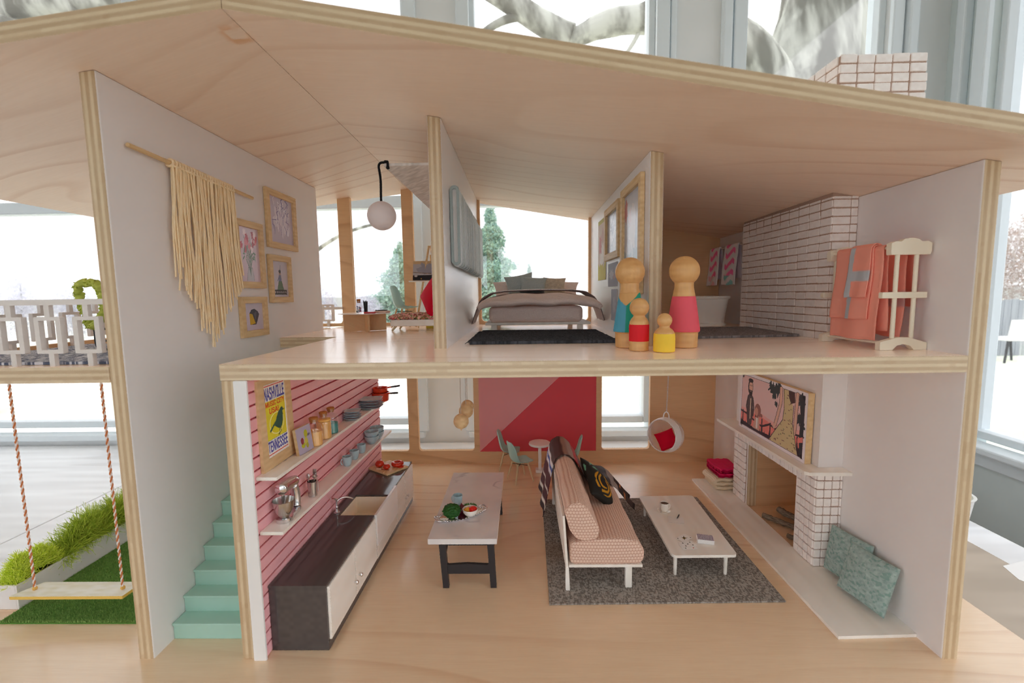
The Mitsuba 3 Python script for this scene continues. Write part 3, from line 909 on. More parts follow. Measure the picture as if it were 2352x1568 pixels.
def doorpanel(y0, y1, beads=True):
    k = kp('door', bx(X1, X1 + .0030, y0, y1, .0125, .0795, .0007), 'white_wood', label='white cabinet door')
    return k


def beads(k, y, z0, z1):
    n = int((z1 - z0) / .0034)
    m = cat(*[ball((X1 + .0028, y, z0 + (i + .5) * (z1 - z0) / n), .00115, 1) for i in range(n)])
    part(k, 'beaded_edge', shear(m), 'white_wood', True)


def knob(k, y, z):
    part(k, 'knob', shear(lathe([(0, 0), (.0012, 0), (.0010, .0022), (.0026, .0030), (.0030, .0044), (.0022, .0056), (0, .0059)], 12, (X1 + .0028, y, z), (1, 0, 0))), 'chrome', 40, label='small chrome knob')


d1 = doorpanel(.0155, .0962)
beads(d1, .0168, .014, .078)
knob(d1, .0905, .036)
d2 = doorpanel(.0975, .1835)
beads(d2, .0986, .014, .078)
beads(d2, .1824, .014, .078)
knob(d2, .1075, .036)
kp('sink_apron', bx(X1, X1 + .0048, .1850, .2980, .0330, .0838, .0009), 'white_gloss', label='white apron front of the sink')


def louvered(y0, y1, z0, z1, kn=None):
    k = kp('louvre_door', cat(bx(X1, X1 + .0008, y0, y1, z0, z1), bx(X1, X1 + .0034, y0, y0 + .0016, z0, z1, .0003), bx(X1, X1 + .0034, y1 - .0016, y1, z0, z1, .0003)), 'white_wood', label='white louvred door')
    n = max(2, int(round((z1 - z0) / .0066)))
    pt = (z1 - z0) / n
    for i in range(n):
        z = z0 + i * pt
        w = Polygon([(X1 + .0006, z + .0004), (X1 + .0036, z + .0004), (X1 + .0038, z + .0012), (X1 + .0014, z + pt - .0002), (X1 + .0006, z + pt - .0002)])
        part(k, 'slat', shear(plate(w, y1 - y0 - .0034, (0, y1 - .0017, 0), (1, 0, 0), (0, 0, 1))), 'white_wood')
    if kn:
        knob(k, *kn)


louvered(.1850, .2980, .0125, .0322)
louvered(.2995, .3555, .0125, .0795, (.3505, .036))
louvered(.3570, .4130, .0125, .0795, (.3625, .036))
kp('faucet', cat(lathe([(0, 0), (.0046, 0), (.0048, .0012), (.0028, .0022), (.0020, .008), (.0026, .0095), (.0016, .011), (.0016, .021), (.0022, .022), (0, .0228)], 16, (.1416, .195, H + .0002)),
   tube(curve([(.1416, .195, .098), (.1440, .199, .1035), (.1530, .206, .1040), (.1590, .211, .1000), (.161, .2130, .0980)], 24), np.linspace(.0014, .0011, 24), 10),
   tube([(.1416, .195, .1055), (.1395, .188, .110), (.138, .1835, .1115)], [.0012, .0012, .0018], 8)), 'chrome', 40, label='chrome gooseneck tap')

# cutting board and tomatoes
cb = frame_to((.1735, .379, .0830), (.047, -.034, 0), (.032, .045, 0))
one('cutting_board', 'small wooden cutting board on the far end of the black counter', 'cutting board', xf(bx(-.029, .029, -.026, .026, .0004, .0042, .0008), cb), 'light_wood')
TOP = .0874


def tomato(x, y, r, label, sc=.82):
    pr = [(0, .1)] + [(math.sin(a) * (1 + .02 * math.cos(5 * a)), 1 - math.cos(a) - .16 * math.exp(-((PI - a) / .35) ** 2)) for a in np.linspace(.15, PI, 16)]
    k = thing('tomato', label, 'tomato', 'tomatoes on the cutting board')
    m = lathe([(p * r, z * r * sc) for p, z in pr], 20, (x, y, TOP - .0006))
    v = np.array(m.vertices)
    a = np.arctan2(v[:, 1] - y, v[:, 0] - x)
    v[:, :2] = [x, y] + (v[:, :2] - [x, y]) * (1 + .04 * np.cos(5 * a))[:, None]
    m.vertices = v
    part(k, 'fruit', m, 'tomato', True)
    return k


tomato(.1565, .379, .0085, 'whole red tomato on the cutting board, leftmost')
tomato(.1735, .368, .0068, 'cored red tomato in the middle of the cutting board', .78)
k = thing('tomato_slices', 'ring of sliced red tomato at the right of the cutting board', 'tomato')
a = np.linspace(.3, 2 * PI - .5, 30)
part(k, 'slice', tube(np.stack([.1905 + .0082 * np.cos(a), .3835 + .0082 * np.sin(a), TOP + .0045 + 0 * a], 1), .0040, 10), 'tomato', True)
part(k, 'slice', lathe([(0, 0), (.0058, 0), (.0062, .0008), (.0058, .0016), (0, .0016)], 20, (.1985, .377, TOP)), 'tomato', 30)
k = thing('kitchen_knife', 'pale kitchen knife lying at the front edge of the cutting board', 'knife')
M = frame_to((.1655, .3635, TOP), (.9, -.25, 0), (.25, .9, 0))
part(k, 'blade', xf(trimesh.creation.extrude_polygon(Polygon([(-.002, -.0014), (.012, -.0014), (.016, .0004), (.010, .0016), (-.002, .0016)]), .0006), M), 'steel')
part(k, 'handle', xf(bx(-.012, -.002, -.0013, .0013, 0, .0016, .0004), M), 'cream')

# ---- upper shelf
# poster
k = thing('framed_poster', 'wood framed yellow city poster with a bird leaning on the upper shelf', 'poster')
PM = np.array([[0, -.018, 0, 0]])
O = np.array([.1392, .0152, shelf_z(1, .05) + .0008])
lean = np.array([-.0016, 0, .1055])
L = np.linalg.norm(lean)
Vp, Up = lean / L, np.array([0, 1.0, 0])
pw, ph, fb = .0745, .1085, .0125
Np = np.cross(Up, Vp)
fr = sbox(0, 0, pw, ph).difference(sbox(fb, fb, pw - fb, ph - .0075))
part(k, 'picture_frame', plate(fr, .0042, O - Np * .0042, Up, Vp), 'light_wood')
part(k, 'backing', plate(sbox(fb - .001, fb - .001, pw - fb + .001, ph - .0065), .0010, O - Np * .0030, Up, Vp), 'white')
w, h = pw - 2 * fb, ph - fb - .0075
BL, RD, YL = S(66, 66, 160), S(214, 58, 44), S(228, 216, 60)
bird = unary_union([Polygon([(.40, .40), (.50, .49), (.62, .575), (.72, .60), (.80, .575), (.82, .52), (.80, .43), (.74, .36), (.66, .33), (.56, .345)]), Polygon([(.44, .42), (.20, .33), (.18, .36), (.24, .385), (.46, .46)]), oval(.77, .585, .075, .033)])
sc = lambda g: affinity.scale(g, w, h, origin=(0, 0))
part(k, 'print', art([(sc(sbox(0, 0, 1, 1)), S(240, 238, 232)), (sc(sbox(.05, .23, .95, .765)), YL), (sc(oval(.52, .43, .34, .155)), S(240, 236, 150)), (sc(oval(.52, .43, .30, .14)), S(216, 206, 40)), (sc(bird), S(56, 92, 76)), (sc(Polygon([(.83, .585), (.95, .575), (.83, .565)])), S(56, 92, 76)),
     (sc(line([(.62, .34), (.62, .27), (.56, .255)], .02)), S(56, 60, 50)), (sc(line([(.68, .34), (.69, .275)], .02)), S(56, 60, 50)), (sc(sbox(.04, .965, .96, .978)), RD), (sc(sbox(.04, .030, .96, .043)), RD), (sc(sbox(.05, .23, .95, .235)), S(60, 120, 80))],
     O + Up * fb + Vp * fb - Np * .0018, Up, Vp,
     [('NASHVILLE', .05 * w, .775 * h, .90 * w, .175 * h, BL), ('MUSIC CITY', .07 * w, .685 * h, .86 * w, .072 * h, RD), ('USA!', .22 * w, .585 * h, .42 * w, .078 * h, RD), ('TENNESSEE', .05 * w, .065 * h, .90 * w, .155 * h, BL)]), 'vertex')
# small fruit canvas
k = thing('small_canvas', 'little lilac canvas of green and red fruit leaning on the framed poster', 'canvas print')
A, B, C = np.array([.1500, .0770, shelf_z(1, .08) + .0004]), np.array([.1540, .1095, shelf_z(1, .1) + .0012]), np.array([.1445, .0655, .2510])
M = frame_to(A, B - A, C - A)
w, h = .0325, .0345
part(k, 'stretcher', xf(bx(0, w, 0, h, -.0042, 0, .0004), M), 'light_wood')
Uc, Vc, Nc = M[:3, 0], M[:3, 1], M[:3, 2]
sc = lambda g: affinity.scale(g, w, h, origin=(0, 0))
GR, RE = S(190, 190, 60), S(150, 66, 70)
part(k, 'print', art([(sc(sbox(0, 0, 1, 1)), S(186, 176, 196)), (sc(oval(.78, .62, .12, .05)), S(120, 106, 130)), (sc(oval(.62, .70, .12, .15)), GR), (sc(oval(.58, .40, .12, .17)), S(206, 198, 96)), (sc(oval(.36, .30, .13, .10)), GR), (sc(oval(.33, .47, .10, .13)), RE), (sc(oval(.62, .24, .09, .10)), S(176, 176, 70))], A + Nc * .0003, Uc, Vc), 'vertex')

# corked glass jars
JG = [('corked glass jar of orange powder, nearest of the three on the upper shelf', .1485, .1250, .0112, .0370, .55, (244, 196, 120)), ('corked glass jar of amber powder, middle of the three on the upper shelf', .1475, .1585, .0106, .0370, .78, (240, 192, 110)), ('corked glass jar of teal crystals, farthest of the three on the upper shelf', .1462, .1880, .0104, .0370, .42, (60, 160, 156))]
for lb_, x, y, r, h, fill, c in JG:
    k = thing('glass_jar', lb_, 'jar', 'corked jars on the upper shelf')
    z = shelf_z(1, y) + .0004
    sh = lambda r, t: [(0, 0), (r * .93, 0), (r, h * .04), (r, h * .62), (r * .9, h * .74), (r * .52, h * .84), (r * .48, h * .93), (r * .62, h * .96), (r * .62, h)]
    part(k, 'glass', lathe(sh(r, 0), 28, (x, y, z)), 'jar_glass', 40)
    part(k, 'contents', lathe([(0, .0006), (r * .88, .0006), (r * .93, h * .05), (r * .93, h * fill), (r * .6, h * (fill + .03)), (0, h * (fill + .02))], 24, (x, y, z)), mat(f'powder_{c[0]}_{c[1]}', S(*c), .8, .2), 30)
    part(k, 'cork', lathe([(0, 0), (r * .44, 0), (r * .56, .0062), (r * .5, .007), (0, .007)], 16, (x, y, z + h * .88)), 'rattan', 30, label='cork stopper')

# stacks of plates: square with rounded corners
def plate_mesh(w, h=.0030):
    P = []
    for s, z in ((.62, 0), (.66, .0002), (.96, h * .86), (1.0, h), (.97, h * 1.02), (.68, h * .42), (0, h * .38)):
        g = rrect(-w / 2 * s, w / 2 * s, -w / 2 * s, w / 2 * s, w * .16 * max(s, .02), 5) if s > 0 else None
        P.append((g, z))
    n = 48
    a = np.arange(n) * 2 * PI / n
    rr = lambda s: np.array([w / 2 * s / (abs(math.cos(t)) ** 5 + abs(math.sin(t)) ** 5) ** .2 for t in a])
    v, f = [[0, 0, 0]], []
    for s, z in ((.62, 0), (.66, .0002), (.96, h * .86), (1.0, h), (.97, h * 1.02), (.68, h * .42)):
        v += np.stack([rr(s) * np.cos(a), rr(s) * np.sin(a), np.full(n, z)], 1).tolist()
    v.append([0, 0, h * .38])
    for j in range(n):
        q = (j + 1) % n
        f.append([0, 1 + q, 1 + j])
        for i in range(5):
            f += [[1 + i * n + j, 1 + i * n + q, 1 + (i + 1) * n + q], [1 + i * n + j, 1 + (i + 1) * n + q, 1 + (i + 1) * n + j]]
        f.append([1 + 5 * n + j, 1 + 5 * n + q, len(v) - 1])
    return tm(v, f)


ORD = ('top', 'second from the top', 'third from the top', 'bottom')
for nm, lab, w, x, y, n, dz, g in (('side_plate', 'small blue grey square plate, {} of the short stack', .0265, .1488, .2690, 4, .0040, 'small plates stacked on the upper shelf'), ('dinner_plate', 'large blue grey square plate, {} of the tall stack', .0400, .1530, .3550, 4, .0050, 'large plates stacked on the upper shelf')):
    pl = mikit.ply(plate_mesh(w, .0034), 'mat_glaze_blue', smooth=35)
    for i in range(n):
        k = thing(nm, lab.format(ORD[n - 1 - i]), 'plate', g)
        shape(k, {**pl, 'to_world': T().translate([x + .0006 * (i % 2), y - .0005 * (i % 3), shelf_z(1, y) + .0012 + i * dz]).rotate([0, 0, 1], 3 * i)}, None)


def saucepan(x, y, z, r, h, ang, label):
    k = thing('saucepan', label, 'saucepan', 'red pans on the upper shelf')
    part(k, 'pan', lathe([(0, 0), (r * .86, 0), (r * .92, .0008), (r, h), (r * 1.06, h + .0004), (r * 1.06, h + .0012), (r * .97, h + .0010), (r * .9, .0018), (0, .0016)], 28, (x, y, z)), 'red_enamel', 40)
    d = np.array([math.cos(ang), math.sin(ang), .12])
    p = np.array([x, y, z + h * .85])
    part(k, 'bracket', tube([p + d * r * .98, p + d * (r + .007)], .0015, 8), 'red_enamel', True)
    part(k, 'handle', tube([p + d * (r + .0065), p + d * (r + .016), p + d * (r + .0245)], [.0014, .0019, .0017], 8), 'black', True, label='black handle')


zz = shelf_z(1, .428)
saucepan(.1500, .4250, zz + .0004, .0170, .0165, -.35, 'red saucepan with black handle, lower one of two on the upper shelf')
saucepan(.1492, .4262, zz + .0182, .0150, .0080, .15, 'red saucepan with black handle, stacked on the other red saucepan')

# ---- lower shelf: stand mixer, utensils, mugs, bowls
k = thing('stand_mixer', 'chrome stand mixer with steel bowl on the lower shelf', 'stand mixer')
mx, my = .1490, .0420
mz = shelf_z(2, my) + .0010
foot = unary_union([oval(mx, my - .008, .0095, .0105), sbox(mx - .0062, my - .004, mx + .0062, my + .0200), oval(mx, my + .020, .0068, .006)])
part(k, 'base', plate(foot, .0042, (0, 0, mz)), 'chrome')
part(k, 'column', tube(curve([(mx, my + .0195, mz + .004), (mx, my + .0215, mz + .014), (mx, my + .020, mz + .026), (mx, my + .0165, mz + .034)], 16), np.linspace(.0058, .0050, 16), 14), 'chrome', True)
part(k, 'head', tube(curve([(mx, my + .0225, mz + .036), (mx, my + .0205, mz + .0375), (mx, my + .006, mz + .0400), (mx, my - .012, mz + .0405), (mx, my - .0158, mz + .0402)], 18), [.001] + [.0052] * 1 + list(np.linspace(.0064, .0074, 12)) + [.0074, .0072, .0066, .001], 16), 'chrome', True)
part(k, 'whisk', cat(cyl((mx, my - .009, mz + .034), (mx, my - .009, mz + .024), .0022, .0016, 10), cyl((mx, my - .009, mz + .024), (mx, my - .009, mz + .010), .0007, .0007, 8)), 'steel')
part(k, 'bowl', lathe([(0, 0), (.0056, 0), (.0060, .0012), (.0084, .005), (.0112, .0125), (.0124, .0205), (.0128, .0208), (.0122, .0212), (.0105, .0125), (.0078, .0055), (0, .0018)], 32, (mx, my - .009, mz + .0046)), 'steel', 40, label='steel mixing bowl')
ux, uy = .1490, .1085
uz = shelf_z(2, uy) + .0008
one('utensil_cup', 'small silver utensil cup behind the stand mixer', 'utensil holder', lathe([(0, 0), (.0058, 0), (.0054, .002), (.0060, .0195), (.0066, .0200), (.0060, .0203), (.0050, .002), (0, .0012)], 24, (ux, uy, uz)), 'steel', 40)
for i, (dx, dy, hh, lb_) in enumerate(((-.0016, -.0022, .0215, 'silver serving spoon in the utensil cup'), (.0012, .0026, .0235, 'silver spatula in the utensil cup'), (.0022, -.0008, .0205, 'silver ladle in the utensil cup'))):
    k = thing(('serving_spoon', 'spatula', 'ladle')[i], lb_, ('spoon', 'spatula', 'ladle')[i], 'utensils in the silver cup')
    p0, p1 = np.array([ux + dx * .5, uy + dy * .5, uz + .0022]), np.array([ux + dx * 1.9, uy + dy * 1.9, uz + hh + .004])
    part(k, 'handle', tube([p0, (p0 + p1) / 2, p1], .0006, 7), 'steel', True)
    if i == 1:
        part(k, 'blade', xf(bx(-.0026, .0026, -.0003, .0003, 0, .0085, .0002), trimesh.transformations.translation_matrix(p1 - [0, 0, .0005])), 'steel')
    elif i == 0:
        part(k, 'bowl', ball(p1 + [0, 0, .003], .0034, 2, (.8, .35, 1.25)) if False else mv(ball((0, 0, 0), .0034, 2, (.8, .4, 1.25)), *(p1 + [0, 0, .003])), 'steel', True)
    else:
        part(k, 'bowl', lathe([(0, 0), (.0022, .0003), (.0034, .0016), (.0036, .003), (.0031, .003), (.0020, .001), (0, .0006)], 14, p1 + [0, .002, 0]), 'steel', 30)
one('bottle_opener', 'bent silver hook hanging beside the utensil cup', 'utensil', tube(curve([(.1500, .1225, shelf_z(2, .123) + .0008), (.1500, .1235, shelf_z(2, .123) + .012), (.1500, .1200, shelf_z(2, .123) + .0205), (.1500, .1160, shelf_z(2, .123) + .0215), (.1500, .1150, shelf_z(2, .123) + .019)], 20), .0008, 8), 'chrome', True)


def mug_mesh(r, h, square=0):
    prof = [(0, 0), (r * .62, 0), (r * .72, h * .06), (r * .92, h * .35), (r * .97, h * .7), (r, h * .97), (r * .97, h), (r * .92, h * .98), (r * .86, h * .5), (r * .62, h * .12), (0, h * .1)]
    return lathe(prof, 24)


def mug(name, label, x, y, z, r, h, ang, matn='glaze_blue', group=None):
    k = thing(name, label, 'mug', group)
    part(k, 'cup', mv(mug_mesh(r, h), x, y, z), matn, 40)
    a = np.linspace(-1.25, 1.25, 12)
    d = np.array([math.cos(ang), math.sin(ang), 0])
    part(k, 'handle', tube([np.array([x, y, z + h * .52]) + d * (r * .86 + r * .55 * math.cos(t)) + np.array([0, 0, h * .34 * math.sin(t)]) for t in a], r * .12, 8), matn, True)
    return k


for i, (y, lb_) in enumerate(((.2330, 'small blue grey mug on the lower shelf, nearest of three'), (.2660, 'small blue grey mug on the lower shelf, middle of three'), (.3020, 'small blue grey mug on the lower shelf, farthest of three'))):
    mug('mug', lb_, .1500 - .0002 * i, y, shelf_z(2, y) + .0006, .0078, .0155, (-2.3, 1.2, 1.9)[i], group='mugs on the lower shelf')
bowlp = lambda r, h: [(0, 0), (r * .42, 0), (r * .46, h * .08), (r * .74, h * .3), (r * .94, h * .66), (r, h), (r * .96, h * 1.01), (r * .86, h * .62), (r * .6, h * .28), (0, h * .16)]
for i, (y, j, lb_) in enumerate(((.3600, 0, 'blue grey bowl under another in the nearer pair on the lower shelf'), (.3600, 1, 'blue grey bowl on top of the nearer pair on the lower shelf'), (.3930, 0, 'blue grey bowl under another in the farther pair on the lower shelf'), (.3930, 1, 'blue grey bowl on top of the farther pair on the lower shelf'))):
    k = one('bowl', lb_, 'bowl', lathe(bowlp(.0135, .0150), 30, (.1496, y, shelf_z(2, y) + .0008 + j * .0088)), 'glaze_blue', 40, group='bowls on the lower shelf')

# ---- island table with marble top
k = thing('island_table', 'kitchen island with pale marble top and black trestle legs', 'table')
tp = Polygon([(.3012, .1275), (.4003, .1275), (.4018, .3735), (.3035, .3735)])
part(k, 'marble_top', plate(tp.buffer(-.001).buffer(.001), .0080, (0, 0, .0682)), 'marble', label='pale grey veined marble top')
for y in (.1300, .3520):
    for x0, x1 in ((.3170, .3215), (.3865, .3905)):
        part(k, 'leg', trimesh.convex.convex_hull(np.array([[x0 - .0005 + (0 if x0 < .35 else 0) + a * .0095, y + b * .0075, .0680] for a in (0, 1) for b in (0, 1)] + [[x1 + a * .0085 - .0005, y + b * .0075, .0004] for a in (0, 1) for b in (0, 1)])), 'black_stain')
    st = Polygon([(.3265, .021), (.3895, .021), (.3895, .036), (.386, .0345), (.357, .0362), (.330, .0345), (.3265, .036)])
    part(k, 'stretcher', plate(st, .0050, (0, y + .0065, 0), (1, 0, 0), (0, 0, 1)), 'black_stain')
part(k, 'top_rail', bx(.3175, .3970, .1290, .1370, .0655, .0684, .0006), 'black_stain')
part(k, 'top_rail', bx(.3175, .3970, .3520, .3600, .0655, .0684, .0006), 'black_stain')
for x in (.3205, .3915):
    part(k, 'brace', cyl((x, .139, .030), (x, .215, .0660), .0028, n=8), 'black_stain')
    part(k, 'brace', cyl((x, .350, .030), (x, .275, .0660), .0028, n=8), 'black_stain')
IT = .0765
mug('tabletop_mug', 'blue grey mug on the marble island behind the silver tray', .3305, .2330, IT, .0082, .0178, 2.7)
# silver tray
k = thing('silver_tray', 'ornate oval silver tray on the marble island', 'tray')
TM = frame_to((.3405, .1985, IT), (.86, .50, 0), (-.5, .86, 0))
n = 60
a = np.arange(n) * 2 * PI / n
rings = []
for s, z in ((.0, .0004), (.66, .0004), (.72, .0008), (.90, .0022), (1.0, .0025), (.97, .0016), (.70, .0), (.0, .0)):
    rings.append(np.stack([.0370 * s * np.cos(a) * (1 + .04 * np.cos(2 * a)), .0190 * s * np.sin(a), np.full(n, z)], 1))
v = np.vstack(rings)
f = []
for i in range(len(rings) - 1):
    for j in range(n):
        q = (j + 1) % n
        f += [[i * n + j, (i + 1) * n + q, i * n + q], [i * n + j, (i + 1) * n + j, (i + 1) * n + q]]
part(k, 'plate', xf(tm(v, np.array(f)[:, ::-1]), TM), 'chrome', 40)
rim = []
for t in np.arange(44) * 2 * PI / 44:
    rr = 1.0 + .02 * math.cos(11 * t)
    rim.append(ball((.0365 * rr * math.cos(t) * (1 + .04 * math.cos(2 * t)), .0188 * rr * math.sin(t), .0026), .0010 + .0007 * (abs(math.cos(t)) > .7), 1))
part(k, 'rim', xf(cat(*rim), TM), 'chrome', True)
for sx in (-1, 1):
    part(k, 'handle', xf(tube(curve([(sx * .0345, -.0085, .0028), (sx * .0410, -.0075, .0042), (sx * .0425, 0, .0050), (sx * .0410, .0075, .0042), (sx * .0345, .0085, .0028)], 20), .0012, 8), TM), 'chrome', True)
tz = IT + .0008
# vegetables on the tray
def crinkle(c, r, seed, sc, amp, freq):
    m = trimesh.creation.icosphere(subdivisions=4, radius=1)
    v = np.asarray(m.vertices)
    nn = meshkit.fbm(v * freq + seed, 3, seed=seed)
    m.vertices = v * (1 + amp * (nn - .5))[:, None] * r * np.array(sc) + c
    return m


def greens(m, a, b, seed):
    return paint(m, lambda v: (lambda q: np.array(S(*a)) * (1 - q) + np.array(S(*b)) * q)(meshkit.fbm(v * 500, 2, seed=seed)[:, None]))


k = thing('broccoli', 'dark green broccoli head on the silver tray', 'vegetable')
part(k, 'head', greens(crinkle((.3275, .1880, tz + .0118), .0128, 2, (1.05, .9, .80), .5, 4.5), (22, 62, 24), (50, 104, 42), 2), 'vertex', True)
part(k, 'stalk', greens(cyl((.3290, .1850, tz + .0012), (.3280, .1870, tz + .008), .0038, .005, 10), (88, 130, 60), (110, 150, 80), 3), 'vertex', True)
one('red_onion', 'dark red onion on the silver tray beside the broccoli', 'onion', paint(lathe([(0, 0), (.0030, .0006), (.0060, .004), (.0066, .007), (.0050, .011), (.0016, .0134), (.0006, .0160), (0, .0162)], 20, (.3405, .2045, tz)), lambda v: np.tile(S(92, 22, 36), (len(v), 1))), 'vertex_gloss', True)
k = thing('lettuce', 'curly green lettuce behind the white bowl on the tray', 'lettuce')
for j in range(6):
    x0, y0, ph = .3525 + .0045 * math.cos(j * 1.05), .2110 + .0035 * math.sin(j * 1.05), j * 1.05
    fn = lambda u, v, ph=ph, x0=x0, y0=y0: (x0 + .0070 * u * np.cos(ph + (v - .5) * 1.6), y0 + .0055 * u * np.sin(ph + (v - .5) * 1.6), tz + .001 + .0075 * u + .0014 * u * np.sin(v * 22 + ph))
    s, uu, vv = sheet(fn, 8, 18, .0004)
    part(k, 'leaf', (s, np.array(S(34, 104, 34)) * (uu[:, None]) + np.array(S(176, 206, 120)) * (1 - uu[:, None])), 'vertex', True)
k = thing('white_bowl', 'white bowl of chopped tomato and pepper on the silver tray', 'bowl')
bc = (.3555, .1950, tz)
part(k, 'bowl', lathe(bowlp(.0122, .0118), 32, bc), 'glaze_white', 40)
part(k, 'chopped_tomato', (lambda m: paint(m, lambda v: np.tile(S(226, 30, 16), (len(v), 1))))(crinkle((bc[0] + .0036, bc[1] + .0012, tz + .0102), .0064, 5, (1, 1, .6), .35, 4)), 'vertex_gloss', True)
part(k, 'chopped_pepper', (lambda m: paint(m, lambda v: np.tile(S(222, 158, 50), (len(v), 1))))(crinkle((bc[0] - .0045, bc[1] + .0008, tz + .0094), .0055, 6, (1, 1, .6), .4, 4)), 'vertex_gloss', True)

# ---- hanging wooden ball lamps
for x, y, z, lb_ in ((.3440, .200, .2278, 'wooden ball pendant over the island, nearest of three'), (.3466, .244, .2325, 'wooden ball pendant over the island, middle of three'), (.3380, .335, .2182, 'wooden ball pendant over the island, farthest of three')):
    k = thing('ball_pendant', lb_, 'pendant lamp', 'wooden ball pendants over the island')
    part(k, 'ball', lathe([(0, -.0148), (.0008, -.0146), (.0010, -.0126)] + [(.0118 * math.sin(t), -.0118 * math.cos(t)) for t in np.linspace(.18, PI - .1, 22)] + [(0, .0118)], 28, (x, y, z)), 'light_wood', 40)
    part(k, 'cord', cyl((x, y, z + .0117), (x, y, ZU - PT - .0008), .0005, n=6), 'cord_grey', True)

# ---- mint shell chairs
def shell_fn(s):
    def fn(u, v):
        # u: along the profile from the seat front to the back top; v: across
        prof = np.array([(.0240, .0478), (.0205, .0462), (.0120, .0448), (.0020, .0442), (-.0080, .0446), (-.0160, .0470), (-.0215, .0530), (-.0245, .0640), (-.0268, .0770), (-.0290, .0880), (-.0300, .0950)])
        t = np.linspace(0, 1, len(prof))
        px, pz = np.interp(u, t, prof[:, 0]), np.interp(u, t, prof[:, 1])
        half = np.interp(u, [0, .08, .3, .5, .62, .8, .93, 1], [.0165, .0205, .0232, .0232, .0222, .0206, .0165, .0095])
        q = (v - .5) * 2
        wrap = np.abs(q) ** 2.2
        lift = np.interp(u, [0, .3, .5, .65, 1], [.0015, .0045, .0060, .0030, .0005]) * wrap
        fwd = np.interp(u, [0, .45, .6, .8, 1], [0, .0010, .0065, .0055, .0020]) * wrap
        return (px + fwd, q * half, pz + lift)
    return fn


def mint_chair(name, label, x, y, z, deg, group, legmat='pale_oak', low=1.0):
    k = thing(name, label, 'chair', group)
    M = trimesh.transformations.translation_matrix((x, y, z)) @ rotm([0, 0, 1], deg)
    s, u, v = sheet(shell_fn(0), 34, 17, .0014)
    part(k, 'shell_seat', xf(s, M), 'mint_plastic', True)
    for sx, sy in ((1, 1), (1, -1), (-1, 1), (-1, -1)):
        part(k, 'leg', xf(cyl((.0125 * sx - .001, .0130 * sy, .0440), (.0225 * sx - .001, .0215 * sy, .0009), .0021, .0014, 10), M), legmat, True)
    part(k, 'brace', xf(cat(cyl((-.0145, -.0145, .038), (.0125, .0145, .038), .0008, n=6), cyl((-.0145, .0145, .038), (.0125, -.0145, .038), .0008, n=6)), M), 'black')
    return k


mint_chair('shell_chair', 'mint shell chair nearest the island, turned to the round table', .4340, .5170, 0, 28, 'mint chairs at the round table')
mint_chair('shell_chair', 'mint shell chair against the pink mural, left of the round table', .4080, .5880, 0, -4, 'mint chairs at the round table')
mint_chair('shell_chair', 'mint shell chair right of the round table, half hidden behind the sofa', .5480, .5450, 0, 172, 'mint chairs at the round table')
k = thing('bistro_table', 'white round pedestal table before the pink mural', 'table')
part(k, 'round_top', lathe([(0, 0), (.0245, 0), (.0258, .0010), (.0258, .0044), (.0248, .0054), (0, .0054)], 40, (.4800, .5665, .0666)), 'white_gloss', 40)
part(k, 'pedestal', bx(.4763, .4837, .5628, .5702, .0070, .0668, .0008), 'white_gloss')
part(k, 'foot', bx(.4700, .4900, .5565, .5765, .0003, .0075, .0010), 'white_gloss')

# ---- hanging bubble chair
hc = np.array([.7560, .500, .1092])
k = thing('bubble_chair', 'clear half bubble chair with red cushion hanging by a chain', 'hanging chair')
R = .0385
ax = np.array([-.77, -.64, .10])
ax /= np.linalg.norm(ax)
tt = np.linspace(PI * .36, PI, 18)
prof = [(R * math.sin(t), R * math.cos(t)) for t in tt][::-1]
prof[0] = (0, -R)
part(k, 'bubble', lathe(prof, 44, hc, ax), 'acrylic', 40, label='clear acrylic bubble')
Mh = trimesh.geometry.align_vectors([0, 0, 1], ax)
Mh[:3, 3] = hc
a = np.linspace(0, 2 * PI, 61)
rr, zr = R * math.sin(PI * .36), R * math.cos(PI * .36)
part(k, 'rim', xf(tube(np.stack([rr * np.cos(a), rr * np.sin(a), 0 * a + zr], 1), .0014, 8), Mh), 'white_gloss', True, label='white rim')
part(k, 'back_panel', xf(lathe([(R * 1.004 * math.sin(t), R * 1.004 * math.cos(t)) for t in np.linspace(PI * .50, PI * .37, 6)], 44), Mh), 'white_gloss', 40, label='white band')
topp = hc + np.array([0, 0, R * .96])
b = np.linspace(-.2, PI + .2, 18)
part(k, 'hanging_loop', tube([topp + np.array([.0062 * math.cos(t), 0, .0015 + .0130 * math.sin(t)]) for t in b], .0013, 8), 'white_gloss', True)
links = []
z = topp[2] + .0155
i = 0
while z < ZU - PT - .002:
    c = np.array([topp[0] + .0062 * (z - topp[2]) / .19, topp[1], z])
    d = np.array([1, 0, 0]) if i % 2 else np.array([0, 1, 0])
    g = np.linspace(0, 2 * PI, 9)
    links.append(tube([c + d * .0011 * math.cos(t) + np.array([0, 0, .0021 * math.sin(t)]) for t in g], .00042, 5))
    z += .0031
    i += 1
part(k, 'chain', cat(*links), 'chrome', True, label='fine metal chain', kind='stuff')
part(k, 'hook', cyl((topp[0] + .0062, topp[1], ZU - PT - .0045), (topp[0] + .0062, topp[1], ZU - PT - .0004), .0007, n=8), 'chrome')
cm = pillow(.042, .042, .016, 4)
one('red_cushion', 'red felt cushion inside the hanging bubble chair', 'cushion', xf(cm, frame_to(hc + np.array([.0035, .004, -.0130]), (.86, -.40, -.14), (.18, .45, .86)) @ rotm([0, 0, 1], 36)), 'red_felt', True)

